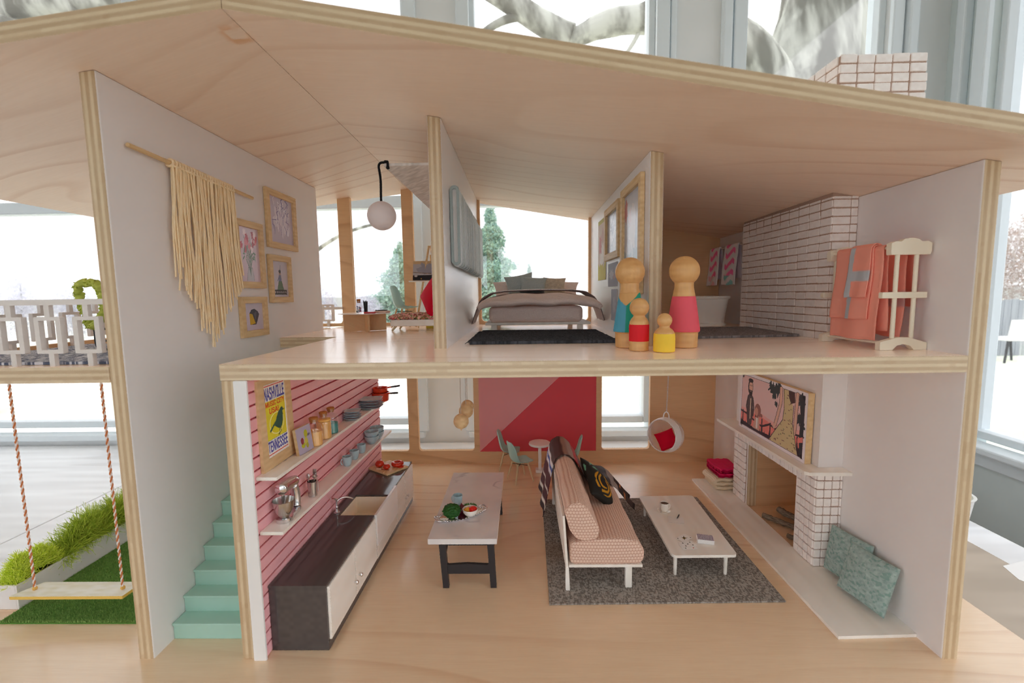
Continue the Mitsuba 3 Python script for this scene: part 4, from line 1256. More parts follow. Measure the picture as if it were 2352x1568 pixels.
# ---- rug, sofa, throw, pillows
rp = Polygon([(.4725, .0925), (.7939, .0975), (.7960, .4190), (.4780, .4130)])
one('jute_rug', 'grey brown woven rug under the sofa and the coffee table', 'rug', plate(rp, .0020, (0, 0, .0003)), 'rug_jute')
RZ = .0024
k = thing('sofa', 'white framed sofa with blush woven seat and bolster on the rug', 'sofa')
SY0, SY1 = .1200, .4010
bp = Polygon([(.4983, .0300), (.5018, .0300), (.4965, .1130), (.4935, .1130)])
part(k, 'back_panel', plate(bp, SY1 - SY0 - .001, (0, SY1, 0), (1, 0, 0), (0, 0, 1)), 'white_wood')
part(k, 'seat_frame', bx(.5022, .6060, SY0 + .001, SY1, .0365, .0405, .0006), 'white_wood')
for y in (SY0 + .0006, SY1 - .012):
    part(k, 'rear_leg', plate(Polygon([(.4975, .0), (.5035, .0), (.5020, .034), (.4975, .034)]), .007, (0, y + .007, RZ), (1, 0, 0), (0, 0, 1)), 'white_wood')
    part(k, 'front_leg', bx(.5832, .5925, y + .006, y + .013, RZ, .0366, .0006), 'white_wood')


def cushion_x(poly, y0, y1, r, bulge=.003):
    """A long cushion: rounded outline in xz run along y with soft, slightly domed ends."""
    p = Polygon(poly).buffer(-r).buffer(r, quad_segs=6)
    ring = np.array(p.exterior.coords)[:-1]
    seg = np.linalg.norm(np.roll(ring, -1, 0) - ring, axis=1)
    d = np.r_[0, np.cumsum(seg)]
    q = np.linspace(0, d[-1], 72, endpoint=False)
    cl = np.vstack([ring, ring[:1]])
    ring = np.stack([np.interp(q, d, cl[:, 0]), np.interp(q, d, cl[:, 1])], 1)
    c = ring.mean(0)
    ys = np.r_[y0, y0 + .0008, y0 + .0025, y0 + .005, np.linspace(y0 + .009, y1 - .009, 40), y1 - .005, y1 - .0025, y1 - .0008, y1]
    sc = np.r_[.92, .965, .99, .998, np.ones(40), .998, .99, .965, .92]
    n = len(ring)
    v = []
    for y, s in zip(ys, sc):
        k_ = 1 + .010 * np.sin(y * 70 + np.arange(n) * .3)
        v.append(np.stack([c[0] + (ring[:, 0] - c[0]) * s * k_, np.full(n, y), c[1] + (ring[:, 1] - c[1]) * s * k_], 1))
    v = np.vstack(v + [[[c[0], y0 - bulge, c[1]]], [[c[0], y1 + bulge, c[1]]]])
    f = []
    m = len(ys)
    for i in range(m - 1):
        for j in range(n):
            w = (j + 1) % n
            f += [[i * n + j, i * n + w, (i + 1) * n + w], [i * n + j, (i + 1) * n + w, (i + 1) * n + j]]
    for j in range(n):
        w = (j + 1) % n
        f += [[m * n, w, j], [m * n + 1, (m - 1) * n + j, (m - 1) * n + w]]
    return tm(v, f)


part(k, 'seat_cushion', cushion_x([(.5035, .0408), (.6050, .0408), (.6085, .0490), (.6085, .0600), (.6000, .0745), (.5750, .0790), (.5150, .0755), (.5035, .0700)], SY0 + .002, SY1, .006), 'sofa_weave', True, label='blush woven seat cushion')
bolster = [(.4955, .1190), (.5010, .1300), (.5150, .1345), (.5270, .1270), (.5445, .0960), (.5430, .0800), (.5250, .0765), (.5120, .0800), (.5030, .0930)]
part(k, 'bolster', cushion_x(bolster, SY0 - .002, SY1, .007), 'sofa_weave', True, label='blush woven back bolster')

# striped throw over the far end of the sofa
path = np.array([(.4730, .0330), (.4775, .0540), (.4840, .0840), (.4905, .1140), (.4960, .1300), (.5080, .1385), (.5200, .1375), (.5310, .1275), (.5420, .1110), (.5480, .0980), (.5560, .0840), (.5720, .0815), (.5950, .0800), (.6080, .0720), (.6200, .0580), (.6330, .0420), (.6420, .0330)])
dd = np.r_[0, np.cumsum(np.linalg.norm(np.diff(path, axis=0), axis=1))]
dd /= dd[-1]


def throw_fn(u, v):
    x, z = np.interp(u, dd, path[:, 0]), np.interp(u, dd, path[:, 1])
    flare = np.interp(u, [0, .25, .45, .7, 1], [1.50, 1.15, .98, .88, .8])
    mid = np.interp(u, [0, .25, .45, .7, 1], [.352, .350, .350, .352, .345])
    y = mid + (v - .5) * .100 * flare
    wob = .0028 * np.sin(v * 13 + u * 5) * np.interp(u, [0, .2, .6, .85, 1], [1, .4, .05, .4, 1])
    return x + wob * .8, y, z + wob * .4


s, uu, vv = sheet(throw_fn, 90, 40, .0012)
bands = [(0, (48, 30, 38)), (.04, (232, 228, 222)), (.06, (74, 30, 44)), (.125, (235, 230, 226)), (.145, (84, 34, 46)), (.235, (226, 226, 236)), (.255, (64, 84, 160)), (.28, (232, 230, 232)), (.30, (80, 52, 50)), (.40, (150, 118, 104)), (.475, (176, 26, 24)), (.53, (104, 60, 56)), (.59, (62, 48, 48)), (.66, (146, 132, 126)), (.72, (54, 38, 40)), (.79, (150, 138, 134)), (.85, (48, 36, 38)), (.90, (196, 122, 70)), (.915, (66, 52, 50)), (.98, (40, 30, 32))]
bu = np.array([b_[0] for b_ in bands])
bc_ = np.array([S(*b_[1]) for b_ in bands])
one('striped_throw', 'striped brown and maroon throw draped over the far end of the sofa', 'blanket', (s, bc_[np.clip(np.searchsorted(bu, uu + 1e-9, side='right') - 1, 0, len(bu) - 1)]), 'vertex', True)

# two black embroidered pillows
PB = frame_to((.5665, .2480, .1010), (.42, .90, -.05), (-.52, .22, .80)) @ rotm([0, 0, 1], 42)
pm = pillow(.061, .061, .021, 8, n=40)


def embroider(seed, col):
    rg = np.random.default_rng(seed)

    def fn(v):
        base = np.array(S(34, 33, 30)) * np.ones((len(v), 1))
        q = meshkit.fbm(np.c_[v[:, 0] * 60, v[:, 1] * 60, 0 * v[:, 0]], 2, seed=seed)
        r = np.hypot(v[:, 0], v[:, 1])
        a = np.arctan2(v[:, 1], v[:, 0])
        sw = np.sin(r * 700 + 2 * a + 6 * q)
        on = (sw > -.15) & (r < .0225) & (v[:, 2] > 0) & (q > .33)
        base[on] = S(*col)
        return base
    return fn


pb = pillow(.061, .061, .021, 8, n=90)
k = one('embroidered_pillow', 'black pillow with gold embroidery leaning on the sofa bolster', 'pillow', paint(pb, embroider(3, (196, 140, 34))), 'vertex', True)
labels[k]['group'] = 'black embroidered pillows on the sofa'
o = paint(pb, embroider(3, (196, 140, 34)))
scene[k] = mikit.ply(xf(pb, PB), 'mat_vertex', smooth=True, color=o[1])
pb2 = pillow(.046, .046, .017, 9, n=70)
o = paint(pb2, embroider(5, (110, 176, 150)))
k = one('embroidered_pillow', 'black pillow with teal embroidery behind the gold embroidered one', 'pillow', (xf(pb2, frame_to((.5610, .2980, .1045), (.35, .93, -.02), (-.62, .20, .74)) @ rotm([0, 0, 1], 40)), o[1]), 'vertex', True, group='black embroidered pillows on the sofa')

# ---- coffee table and what lies on it
k = thing('coffee_table', 'low white coffee table with rounded corners on the rug', 'table')
tpp = Polygon([(.6570, .1500), (.7530, .1510), (.7612, .3525), (.6585, .3490)]).buffer(-.007).buffer(.007, quad_segs=6)
part(k, 'table_top', plate(tpp, .0042, (0, 0, .0326)), 'white_wood')
for x, y in ((.6640, .1580), (.7385, .1580), (.6680, .3400), (.7470, .3420)):
    part(k, 'leg', cyl((x, y, RZ), (x, y, .0328), .0024, .0030, 12), 'white_wood', True)
CT = .0370
one('saucer', 'white saucer under the coffee cup on the coffee table', 'saucer', lathe([(0, 0), (.0065, 0), (.0072, .0006), (.0112, .0026), (.0116, .0030), (.0110, .0032), (.0070, .0012), (0, .0010)], 30, (.6870, .2860, CT)), 'glaze_white', 40)
k = mug('coffee_cup', 'white coffee cup on its saucer on the coffee table', .6875, .2862, CT + .0013, .0078, .0155, .25, 'glaze_white')
part(k, 'coffee', lathe([(0, 0), (.0070, 0), (.0070, .0004), (0, .0004)], 20, (.6875, .2862, CT + .0013 + .0132)), mat('coffee_liquid', S(70, 44, 26), .1, .5), label='dark coffee')
k = thing('teaspoon', 'tiny silver spoon on the saucer', 'spoon')
part(k, 'handle', tube([(.6788, .2800, CT + .0034), (.6790, .2860, CT + .0045), (.6800, .2905, CT + .0040)], .0005, 6), 'steel', True)
part(k, 'bowl', mv(ball((0, 0, 0), .0018, 2, (.8, 1.3, .4)), .6788, .2786, CT + .0032), 'steel', True)
one('paper_note', 'small blank paper note beside the pen on the coffee table', 'paper', xf(bx(-.0125, .0125, -.011, .011, 0, .0003), frame_to((.6980, .2560, CT + .0001), (.93, -.22, 0), (.22, .93, 0))), 'white_gloss')
k = thing('pen', 'small black pen on the paper note', 'pen')
p0, p1 = np.array([.6985, .2560, CT + .0015]), np.array([.7085, .2715, CT + .0015])
part(k, 'barrel', cyl(p0 + (p1 - p0) * .25, p1, .0010, n=10), 'black', True)
part(k, 'tip', cyl(p0, p0 + (p1 - p0) * .25, .0003, .0009, 10), 'steel', True)
for i, (x, y, a, lb_, g) in enumerate(((.6905, .1960, 38, 'playing card with dark marks, upper one of those lying loose on the coffee table', 0), (.6900, .1790, 14, 'playing card with black spots, middle one of those lying loose on the coffee table', 1), (.6885, .1725, 4, 'playing card with a red spot, lowest of those lying loose on the coffee table', 2))):
    k = thing('playing_card', lb_, 'playing card', 'loose playing cards on the coffee table')
    M = trimesh.transformations.translation_matrix((x, y, CT + .0009 - .0003 * i)) @ rotm([0, 0, 1], a)
    part(k, 'card', xf(trimesh.creation.extrude_polygon(rrect(-.0115, .0115, -.0080, .0080, .001), .0002), M), 'white_gloss')
    dk, rd = S(40, 36, 30), S(190, 40, 40)
    if g == 0:
        ly = [(oval(0, 0, .0030, .0026), S(150, 120, 40)), (line([(-.004, -.003), (.001, .001), (.004, .0035)], .0011), dk), (line([(-.002, .003), (.001, 0), (.004, -.003)], .0010), dk), (oval(-.0085, .0055, .0008, .0011), dk), (oval(.0085, -.0055, .0008, .0011), dk)]
    else:
        ly = [(oval(px_, py_, .0010, .0013), dk if g == 1 or px_ < 0 else rd) for px_, py_ in ((-.006, .004), (-.006, -.004), (0, 0), (.006, .004), (.006, -.004))]
    part(k, 'face', art([(rrect(-.0112, .0112, -.0077, .0077, .001), S(240, 238, 234))] + ly, (M @ [0, 0, .00026, 1])[:3], M[:3, 0], M[:3, 1]), 'vertex')
k = thing('card_deck', 'pack of playing cards with patterned lilac back on the coffee table', 'playing cards')
M = frame_to((.7195, .1870, CT), (.96, -.24, 0), (.24, .96, 0))
part(k, 'pack', xf(cat(*[bx(-.0120 + .0003 * ((i * 7) % 3 - 1), .0120 + .0003 * ((i * 7) % 3 - 1), -.0085, .0085, .0004 + i * .0011, .0014 + i * .0011, .0002) for i in range(6)]), M), 'white_gloss')
ly = [(rrect(-.0118, .0118, -.0083, .0083, .001), S(216, 206, 212))]
for i in range(11):
    for j in range(8):
        ly.append((oval(-.0105 + i * .0021, -.0073 + j * .0021, .00075, .00075), S(76, 60, 110)))
part(k, 'back_pattern', art(ly, (M @ [0, 0, .00715, 1])[:3], M[:3, 0], M[:3, 1]), 'vertex')

# ---- by the fireplace
def log(pts, r, label):
    c = curve(pts, 24)
    m = tube(c, np.linspace(r, r * .8, 24), 12)
    v = np.asarray(m.vertices)
    m.vertices = v + (meshkit.fbm(v * [300, 300, 300], 3, seed=int(r * 1e5))[:, None] - .5) * r * .6
    one('driftwood_stick', label, 'stick', m, 'bark_twig', True, group='driftwood sticks in the firebox')


log([(.884, .330, .0072), (.905, .300, .0075), (.925, .272, .0068), (.945, .250, .006)], .0050, 'long grey driftwood stick at the front of the firebox')
log([(.912, .330, .0190), (.925, .300, .0170), (.945, .270, .0165), (.965, .245, .016)], .0056, 'grey driftwood stick lying across the others in the firebox')
log([(.925, .352, .0075), (.935, .320, .0070), (.955, .290, .0065), (.968, .262, .006)], .0048, 'grey driftwood stick at the back of the firebox')
log([(.890, .262, .0050), (.905, .245, .0052), (.918, .232, .0050)], .0040, 'short grey driftwood stick lowest in the firebox')


def fold_blanket(x0, x1, y0, y1, z0, th, n, seed, rib):
    """A folded blanket as one serpentine sheet: n layers, folds at the left side."""
    pts = []
    lay = th / n
    for i in range(n):
        z = z0 + lay * (i + .5)
        xs_ = np.linspace(x0 + lay * .5, x1, 26)
        if i % 2:
            xs_ = xs_[::-1]
        pts += [(x, z) for x in xs_]
        if i < n - 1:
            cx = x1 if i % 2 == 0 else x0 + lay * .5
            sg = 1 if i % 2 == 0 else -1
            pts += [(cx + sg * lay * .5 * math.sin(t), z + lay * .5 - lay * .5 * math.cos(t)) for t in np.linspace(.3, PI - .3, 7)]
    pts = np.array(pts)
    d = np.r_[0, np.cumsum(np.linalg.norm(np.diff(pts, axis=0), axis=1))]
    d /= d[-1]

    def fn(u, v):
        x, z = np.interp(u, d, pts[:, 0]), np.interp(u, d, pts[:, 1])
        y = y0 + (y1 - y0) * v
        r = np.sin(v * rib * 2 * PI) * lay * .07
        w = .0010 * np.sin(v * 5 + seed) * (z - z0) / th
        return x + w * 3 - .004 * (z - z0) / th * np.cos(v * 3 + seed), y + .0015 * np.sin(u * 40 + seed), z + r + w
    return sheet(fn, 60 * n, 110, lay * .80)


s, uu, vv = fold_blanket(.8430, .8930, .4440, .5060, .0046, .0260, 3, 1, 12)
q = .5 + .5 * np.sin(vv * 12 * 2 * PI) * np.sign(np.sin(uu * 400))
one('cream_knit_blanket', 'folded cream knitted blanket at the far end of the hearth', 'blanket', (s, np.array(S(240, 228, 206)) * q[:, None] + np.array(S(214, 192, 158)) * (1 - q[:, None])), 'vertex', True)
s, uu, vv = fold_blanket(.8460, .8930, .4460, .5080, .0312, .0200, 2, 2, 26)
q = .5 + .5 * np.sin(vv * 26 * 2 * PI)
one('crimson_knit_blanket', 'folded crimson ribbed blanket on top of the cream knitted one', 'blanket', (s, np.array(S(222, 24, 96)) * q[:, None] + np.array(S(184, 10, 60)) * (1 - q[:, None])), 'vertex', True)

HP = pillow(.0700, .0660, .0200, 12, n=30, pinch=.04)
one('felt_pillow', 'square green grey felt pillow in front, leaning on the other at the hearth', 'pillow', xf(HP, frame_to((.8935, .0885, .0410), (.16, -.98, .02), (.30, .08, .92))), 'felt_green', True, group='felt pillows on the hearth')
one('felt_pillow', 'square green grey felt pillow behind, leaning on the tiled fireplace', 'pillow', xf(HP, frame_to((.8990, .1330, .0430), (.12, -.98, .06), (.20, .12, .95))), 'felt_green', True, group='felt pillows on the hearth')

# ---- sunset picture on the mantel
k = thing('sunset_picture', 'framed pink sunset picture of a woman in a dress standing on the mantel', 'picture')
A = np.array([.8672, .4000, .1590])
Uq, Vq = np.array([0, -1.0, 0]), np.array([.0012, 0, .108])
Vq /= np.linalg.norm(Vq)
w, h = .2100, .1090
Nq = np.cross(Uq, Vq)
part(k, 'canvas_block', plate(sbox(0, 0, w, h), .0095, A - Nq * .0095, Uq, Vq), 'light_wood')
sc = lambda g: affinity.scale(g, w, h, origin=(0, 0))
dkp, skin = S(66, 46, 54), S(222, 178, 160)
ly = [(sbox(0, 0, 1, 1), S(232, 224, 228)), (sbox(.03, .05, .97, .95), S(120, 100, 110)), (sbox(.034, .058, .966, .942), S(228, 192, 190))]
ly += [(Polygon([(.034, .36), (.3, .42), (.6, .36), (.966, .44), (.966, .06), (.034, .06)]), S(230, 170, 166)), (Polygon([(.034, .30), (.35, .36), (.7, .28), (.966, .34), (.966, .06), (.034, .06)]), S(228, 132, 124)), (Polygon([(.034, .14), (.3, .10), (.6, .13), (.966, .18), (.966, .06), (.034, .06)]), dkp)]
for gx in np.linspace(.05, .95, 26):
    ly.append((Polygon([(gx - .008, .1), (gx, .17 + .05 * math.sin(gx * 50)), (gx + .008, .1)]), dkp))
ly += [(line([(.034, .30), (.13, .29), (.26, .24), (.40, .20), (.52, .30), (.62, .27), (.80, .33), (.966, .36)], .028), dkp)]
for gx in (.07, .17, .29, .40, .53, .9):
    ly.append((sbox(gx - .008, .08, gx + .008, .33), dkp))
# leaves at top and dark trunk at the right
for i, (bxx, byy, rr_) in enumerate(((.52, .90, .05), (.57, .86, .06), (.62, .90, .06), (.56, .78, .03), (.60, .66, .025), (.93, .86, .05), (.92, .60, .05), (.955, .5, .03))):
    ly.append((blob(bxx, byy, rr_, 20 + i, amp=.5, sx=.9, sy=1.7), S(58, 62, 66)))
ly.append((Polygon([(.90, .942), (.966, .942), (.966, .10), (.935, .06), (.92, .3), (.925, .6)]), S(60, 58, 64)))
ly.append((Polygon([(.90, .31), (.966, .36), (.966, .28), (.90, .24)]), S(228, 132, 124)))
# bearded man
ly += [(Polygon([(.145, .62), (.19, .66), (.235, .62), (.245, .30), (.22, .12), (.15, .12), (.135, .32)]), S(92, 72, 74)), (line([(.152, .60), (.125, .42), (.16, .28)], .02), S(74, 58, 62)), (line([(.232, .60), (.255, .44), (.245, .30)], .02), S(74, 58, 62)), (sbox(.19, .22, .205, .58), S(214, 190, 170)),
       (oval(.185, .77, .044, .13), S(58, 44, 48)), (oval(.19, .77, .032, .10), skin), (Polygon([(.155, .72), (.225, .72), (.215, .64), (.19, .61), (.165, .64)]), S(66, 48, 48)), (oval(.178, .80, .005, .012), dkp), (oval(.203, .80, .005, .012), dkp), (line([(.178, .70), (.202, .70)], .008), skin), (oval(.185, .885, .042, .035), S(58, 44, 48))]
# girl
ly += [(Polygon([(.285, .30), (.345, .30), (.37, .10), (.25, .10)]), S(206, 160, 146)), (sbox(.305, .12, .33, .30), S(232, 226, 222)), (oval(.325, .42, .052, .12), S(150, 98, 90)), (oval(.305, .40, .028, .07), S(204, 150, 134)), (oval(.385, .37, .02, .03), S(150, 98, 90)), (line([(.345, .33), (.36, .2)], .012), skin)]
# woman in the flowered dress, cut by the frame at the neck
dress = Polygon([(.69, .942), (.80, .942), (.835, .62), (.83, .48), (.90, .12), (.91, .06), (.515, .06), (.60, .25), (.70, .47), (.71, .64)])
ly += [(line([(.66, .942), (.665, .72), (.625, .48), (.60, .34)], .044), dkp), (line([(.875, .942), (.87, .72), (.865, .45), (.855, .34)], .044), dkp), (line([(.66, .942), (.665, .72), (.625, .48), (.60, .34)], .034), skin), (oval(.585, .31, .022, .04), skin), (line([(.875, .942), (.87, .72), (.865, .45), (.855, .34)], .034), skin), (dress, S(206, 186, 142)), (Polygon([(.76, .942), (.84, .942), (.85, .80), (.80, .76), (.77, .84)]), S(82, 56, 56))]
rg = np.random.default_rng(5)
for i in range(120):
    px_, py_ = .52 + .38 * rg.random(), .07 + .85 * rg.random()
    if dress.buffer(-.012).contains(Point(px_, py_)):
        ly.append((oval(px_, py_, .006, .010, rg.random() * 90), S(120, 70, 76) if i % 3 else S(110, 112, 84)))
ly += [(line([(.70, .94), (.712, .64), (.70, .47), (.60, .25), (.52, .06)], .007), dkp), (line([(.835, .75), (.83, .48), (.90, .12)], .007), dkp)]
for cx, cy in ((.05, .93), (.95, .93), (.05, .07), (.95, .07)):
    ly.append((blob(cx, cy, .028, int(cx * 90 + cy * 7), amp=.7, sx=.6, sy=1.2), S(40, 34, 38)))
part(k, 'print', art([(sc(g), c) for g, c in ly], A + Nq * .0002, Uq, Vq), 'vertex')

# ================================================================ upper floor
# ---- yarn wall hanging on the left wall
k = thing('macrame_hanging', 'cream yarn wall hanging on a wooden dowel on the left wall', 'wall hanging')
d0, d1 = np.array([.0058, .0258, .5929]), np.array([.0058, .2633, .5834])
part(k, 'dowel', cyl(d0, d1, .0026, n=12), 'light_wood', True, label='wooden dowel')
rg = np.random.default_rng(21)
st, kn = [], []
N = 74
for i in range(N):
    f_ = i / (N - 1)
    y = .0850 + .1240 * f_
    zt = np.interp(y, [.0258, .2633], [.5929, .5834])
    zb = np.interp(f_, [0, .2, .42, .55, .75, 1], [.452, .425, .372, .368, .412, .446]) + rg.normal() * .008
    sp = (f_ - .5) * .016 + rg.normal() * .003
    xo = .0060 + .0040 * rg.random()
    n = 16
    t = np.linspace(0, 1, n)
    ph = rg.random() * 6
    st.append(tube(np.stack([xo + .0012 * np.sin(t * 5 + ph) + .001 * t, y + sp * t ** 1.3 + .0014 * np.sin(t * 7 + ph * 2), zt - .0015 - (zt - .0015 - zb) * t], 1), .00135 * (1 - .25 * t), 6))
for i in range(24):
    y = .0850 + .1240 * (i + .5) / 24
    zt = np.interp(y, [.0258, .2633], [.5929, .5834])
    a = np.linspace(0, 2 * PI, 13)
    kn.append(tube(np.stack([.0058 + .0042 * np.cos(a), y + .0004 * np.cos(a * 2) + .0012 * np.sin(a), zt + .0042 * np.sin(a)], 1), .0018, 6))
    kn.append(tube([(.0098, y - .0026, zt - .003), (.0108, y, zt - .0042), (.0098, y + .0026, zt - .003)], .0017, 6))
part(k, 'yarn_fringe', cat(*st), 'yarn', True, kind='stuff', label='long cream yarn fringe')
part(k, 'knots', cat(*kn), 'yarn', True, kind='stuff', label='row of yarn knots')

# ---- framed pictures


def framed(name, label, catg, wallx, side, y0, y1, z0, z1, layers, border=.0105, depth=.0052, group=None, frame='light_wood', base=S(196, 186, 204)):
    """side +1: hangs on a wall that faces +x; layers in unit coordinates of the print."""
    k = thing(name, label, catg, group)
    U = np.array([0, 1.0 * side, 0])
    V = np.array([0, 0, 1.0])
    O = np.array([wallx + side * .0006, y0 if side > 0 else y1, z0])
    Nn = np.cross(U, V)
    w, h = y1 - y0, z1 - z0
    b = border
    # four mitred frame rails
    for q in (Polygon([(0, 0), (w, 0), (w - b, b), (b, b)]), Polygon([(w, 0), (w, h), (w - b, h - b), (w - b, b)]), Polygon([(w, h), (0, h), (b, h - b), (w - b, h - b)]), Polygon([(0, h), (0, 0), (b, b), (b, h - b)])):
        part(k, 'frame_rail', plate(q.buffer(-.00012), depth, O, U, V), frame)
    part(k, 'backing', plate(sbox(b, b, w - b, h - b), .0010, O, U, V), 'white')
    sw, sh = w - 2 * b, h - 2 * b
    sc = lambda g: affinity.scale(g, sw, sh, origin=(0, 0))
    part(k, 'print', art([(sc(sbox(0, 0, 1, 1)), base)] + [(sc(g), c) for g, c in layers], O + U * b + V * b + Nn * .0012, U, V), 'vertex_gloss')
    return k


GRP = 'wood framed pictures on the left wall'
rg = np.random.default_rng(31)
l1 = [(blob(.5, .52, .36, 1, amp=.4, sx=.8), S(214, 206, 222))]
for i in range(34):
    x, y = .18 + .64 * rg.random(), .15 + .7 * rg.random()
    l1.append((line([(x, y), (x + .05 * rg.normal(), y + .1 + .08 * rg.random()), (x + .08 * rg.normal(), y + .2)], .016), S(*((122, 108, 160) if i % 3 else (234, 230, 240)))))
framed('framed_picture', 'wood framed violet abstract picture, top right of the group on the left wall', 'picture', 0, 1, .306, .4105, .5105, .6122, l1, group=GRP)
l2 = [(sbox(0, 0, 1, 1), S(206, 184, 196)), (Polygon([(.34, .02), (.68, .02), (.62, .26), (.42, .26)]), S(184, 180, 186)), (line([(.34, .02), (.42, .26), (.62, .26), (.68, .02)], .012), S(90, 84, 90))]
for i in range(15):
    x = .2 + .6 * rg.random()
    y = .55 + .32 * rg.random()
    l2.append((line([(.52, .1 + .1 * rg.random()), (.5 + .1 * rg.normal(), .42), (x, y)], .012), S(92, 112, 88)))
for i in range(16):
    x, y = .14 + .74 * rg.random(), .58 + .34 * rg.random()
    l2.append((blob(x, y, .065, 40 + i, amp=.4), S(*((190, 66, 80), (214, 120, 132), (232, 210, 214), (170, 60, 78))[i % 4])))
for i in range(14):
    x, y = .2 + .6 * rg.random(), .38 + .22 * rg.random()
    l2.append((oval(x, y, .06, .018, rg.random() * 180), S(*((84, 112, 84), (120, 140, 120))[i % 2])))
framed('framed_picture', 'wood framed picture of a red flower bouquet in a vase on the left wall', 'picture', 0, 1, .2105, .2888, .4382, .5452, l2, group=GRP)
l3 = [(sbox(0, 0, 1, 1), S(200, 194, 208)), (sbox(.1, .06, .9, .2), S(44, 42, 50)), (Polygon([(.3, .2), (.72, .2), (.6, .46), (.42, .46)]), S(96, 124, 104)), (Polygon([(.42, .44), (.6, .44), (.58, .62), (.44, .62)]), S(110, 118, 150)), (oval(.51, .68, .06, .07), S(170, 140, 128)), (line([(.46, .58), (.36, .46)], .04), S(110, 118, 150)), (line([(.52, .70), (.56, .88)], .03), S(120, 126, 150)), (oval(.51, .72, .07, .05), S(60, 56, 70))]
for i in range(6):
    l3.append((oval(.18 + .13 * i, .13, .03, .03), S(188, 180, 192)))
framed('framed_picture', 'small wood framed picture of a seated figure in a green skirt on the left wall', 'picture', 0, 1, .303, .379, .4135, .4980, l3, group=GRP)
l4 = [(sbox(0, 0, 1, 1), S(204, 192, 206)), (Polygon([(.28, .62), (.40, .76), (.56, .79), (.72, .70), (.80, .58), (.62, .20), (.36, .20)]), S(74, 72, 84)), (Polygon([(.28, .62), (.44, .60), (.58, .24), (.30, .20)]), S(206, 168, 62)), (Polygon([(.50, .62), (.66, .70), (.60, .30)]), S(100, 98, 110))]
framed('framed_picture', 'small wood framed picture of a mustard and charcoal shape, lowest on the left wall', 'picture', 0, 1, .2128, .2875, .3598, .4245, l4, group=GRP)

# ---- globe pendant with black cord knotted round the ridge board
k = thing('globe_pendant', 'pale round globe lamp hanging by a black cord in the upper living room', 'pendant lamp')
gx, gy, gz, gr = .2440, .166, .5350, .0200
part(k, 'globe', ball((gx, gy, gz), gr, 4), mat('globe_shell', S(216, 202, 200), .75, .2), True)
part(k, 'cord', tube(curve([(gx, gy, gz + gr - .0004), (gx + .0004, gy, gz + .040), (gx - .0004, gy, .594), (gx - .0006, gy, .6055), (gx + .0035, gy - .001, .6075), (gx + .009, gy - .004, .6062), (gx + .0135, gy - .0095, .6062), (gx + .0150, gy - .0134, .6030), (gx + .0152, gy - .0138, .5985)], 60), .0017, 8), 'cord_black', True)
part(k, 'knot', cat(ball((gx + .0095, gy - .004, .6070), .0027, 2), ball((gx + .0152, gy - .0140, .5970), .0025, 2)), 'cord_black', True)

# ---- round coffee table with plywood cross base
tx, ty = .1120, .4650
k = thing('round_coffee_table', 'low round table with thin white top and crossed plywood base upstairs', 'table')
part(k, 'round_top', lathe([(0, 0), (.0535, 0), (.0540, .0006), (.0535, .0012), (0, .0012)], 56, (tx, ty, .3865)), 'white_gloss', 30)
for a_ in (28, 118):
    b_ = rrect(-.043, .043, 0, .0355, .001)
    if a_ == 28:
        b_ = b_.difference(sbox(-.0016, .0178, .0016, .05))
    else:
        b_ = b_.difference(sbox(-.0016, -.01, .0016, .0178))
    u_ = np.array([math.cos(math.radians(a_)), math.sin(math.radians(a_)), 0])
    part(k, 'base_panel', plate(b_, .0030, np.array([tx, ty, ZU + .0005]) + np.cross(u_, [0, 0, 1]) * -.0015, u_, (0, 0, 1)), 'birch_dark')
zt = .3879
k = thing('corked_bottle', 'small glass bottle of red and black beads with a cork on the round table', 'bottle')
part(k, 'glass', lathe([(0, 0), (.0058, 0), (.0064, .001), (.0064, .0165), (.0044, .0205), (.0036, .0225), (.0036, .0250)], 24, (.1055, .449, zt)), 'jar_glass', 40)
rg = np.random.default_rng(3)
bm, bc = [], []
for i in range(46):
    a_, r_ = rg.random() * 6.28, .0045 * math.sqrt(rg.random())
    q = ball((.1055 + r_ * math.cos(a_), .449 + r_ * math.sin(a_), zt + .0018 + .0125 * rg.random()), .0013, 1)
    bm.append(q)
    bc.append(np.tile(S(*((200, 40, 44), (40, 44, 60), (236, 232, 230), (70, 110, 170))[i % 4]), (len(q.vertices), 1)))
part(k, 'beads', (cat(*bm), np.vstack(bc)), 'vertex_gloss', True, kind='stuff', label='red, black and white beads')
part(k, 'cork', cyl((.1055, .449, zt + .0215), (.1055, .449, zt + .0290), .0034, .0040, 14), 'rattan', True)
k = thing('pencil_bundle', 'bundle of black pencils standing on the round table beside the bottle', 'pencils')
for i, (dx, dy) in enumerate(((0, 0), (.0024, 0), (-.0024, 0), (.0012, .0021), (-.0012, .0021), (.0012, -.0021), (-.0012, -.0021))):
    part(k, 'pencil', cat(cyl((.1185 + dx, .452 + dy, zt), (.1185 + dx * 1.5, .452 + dy, zt + .0215 + .0015 * (i % 3)), .0012, n=6), cyl((.1185 + dx * 1.5, .452 + dy, zt + .0214 + .0015 * (i % 3)), (.1185 + dx * 1.6, .452 + dy, zt + .0240 + .0015 * (i % 3)), .0011, .0002, 6)), 'black')
one('red_book', 'thin red book lying on the round table', 'book', xf(bx(-.011, .011, -.008, .008, 0, .0030, .0004), frame_to((.1290, .4450, zt), (.98, .2, 0), (-.2, .98, 0))), mat('book_red', S(196, 56, 60), .4, .4))
one('cream_book', 'cream book under black pencils on the round table', 'book', xf(bx(-.0135, .0135, -.010, .010, 0, .0040, .0004), frame_to((.1470, .4700, zt), (.98, -.16, 0), (.16, .98, 0))), mat('book_cream', S(224, 196, 180), .5, .3))
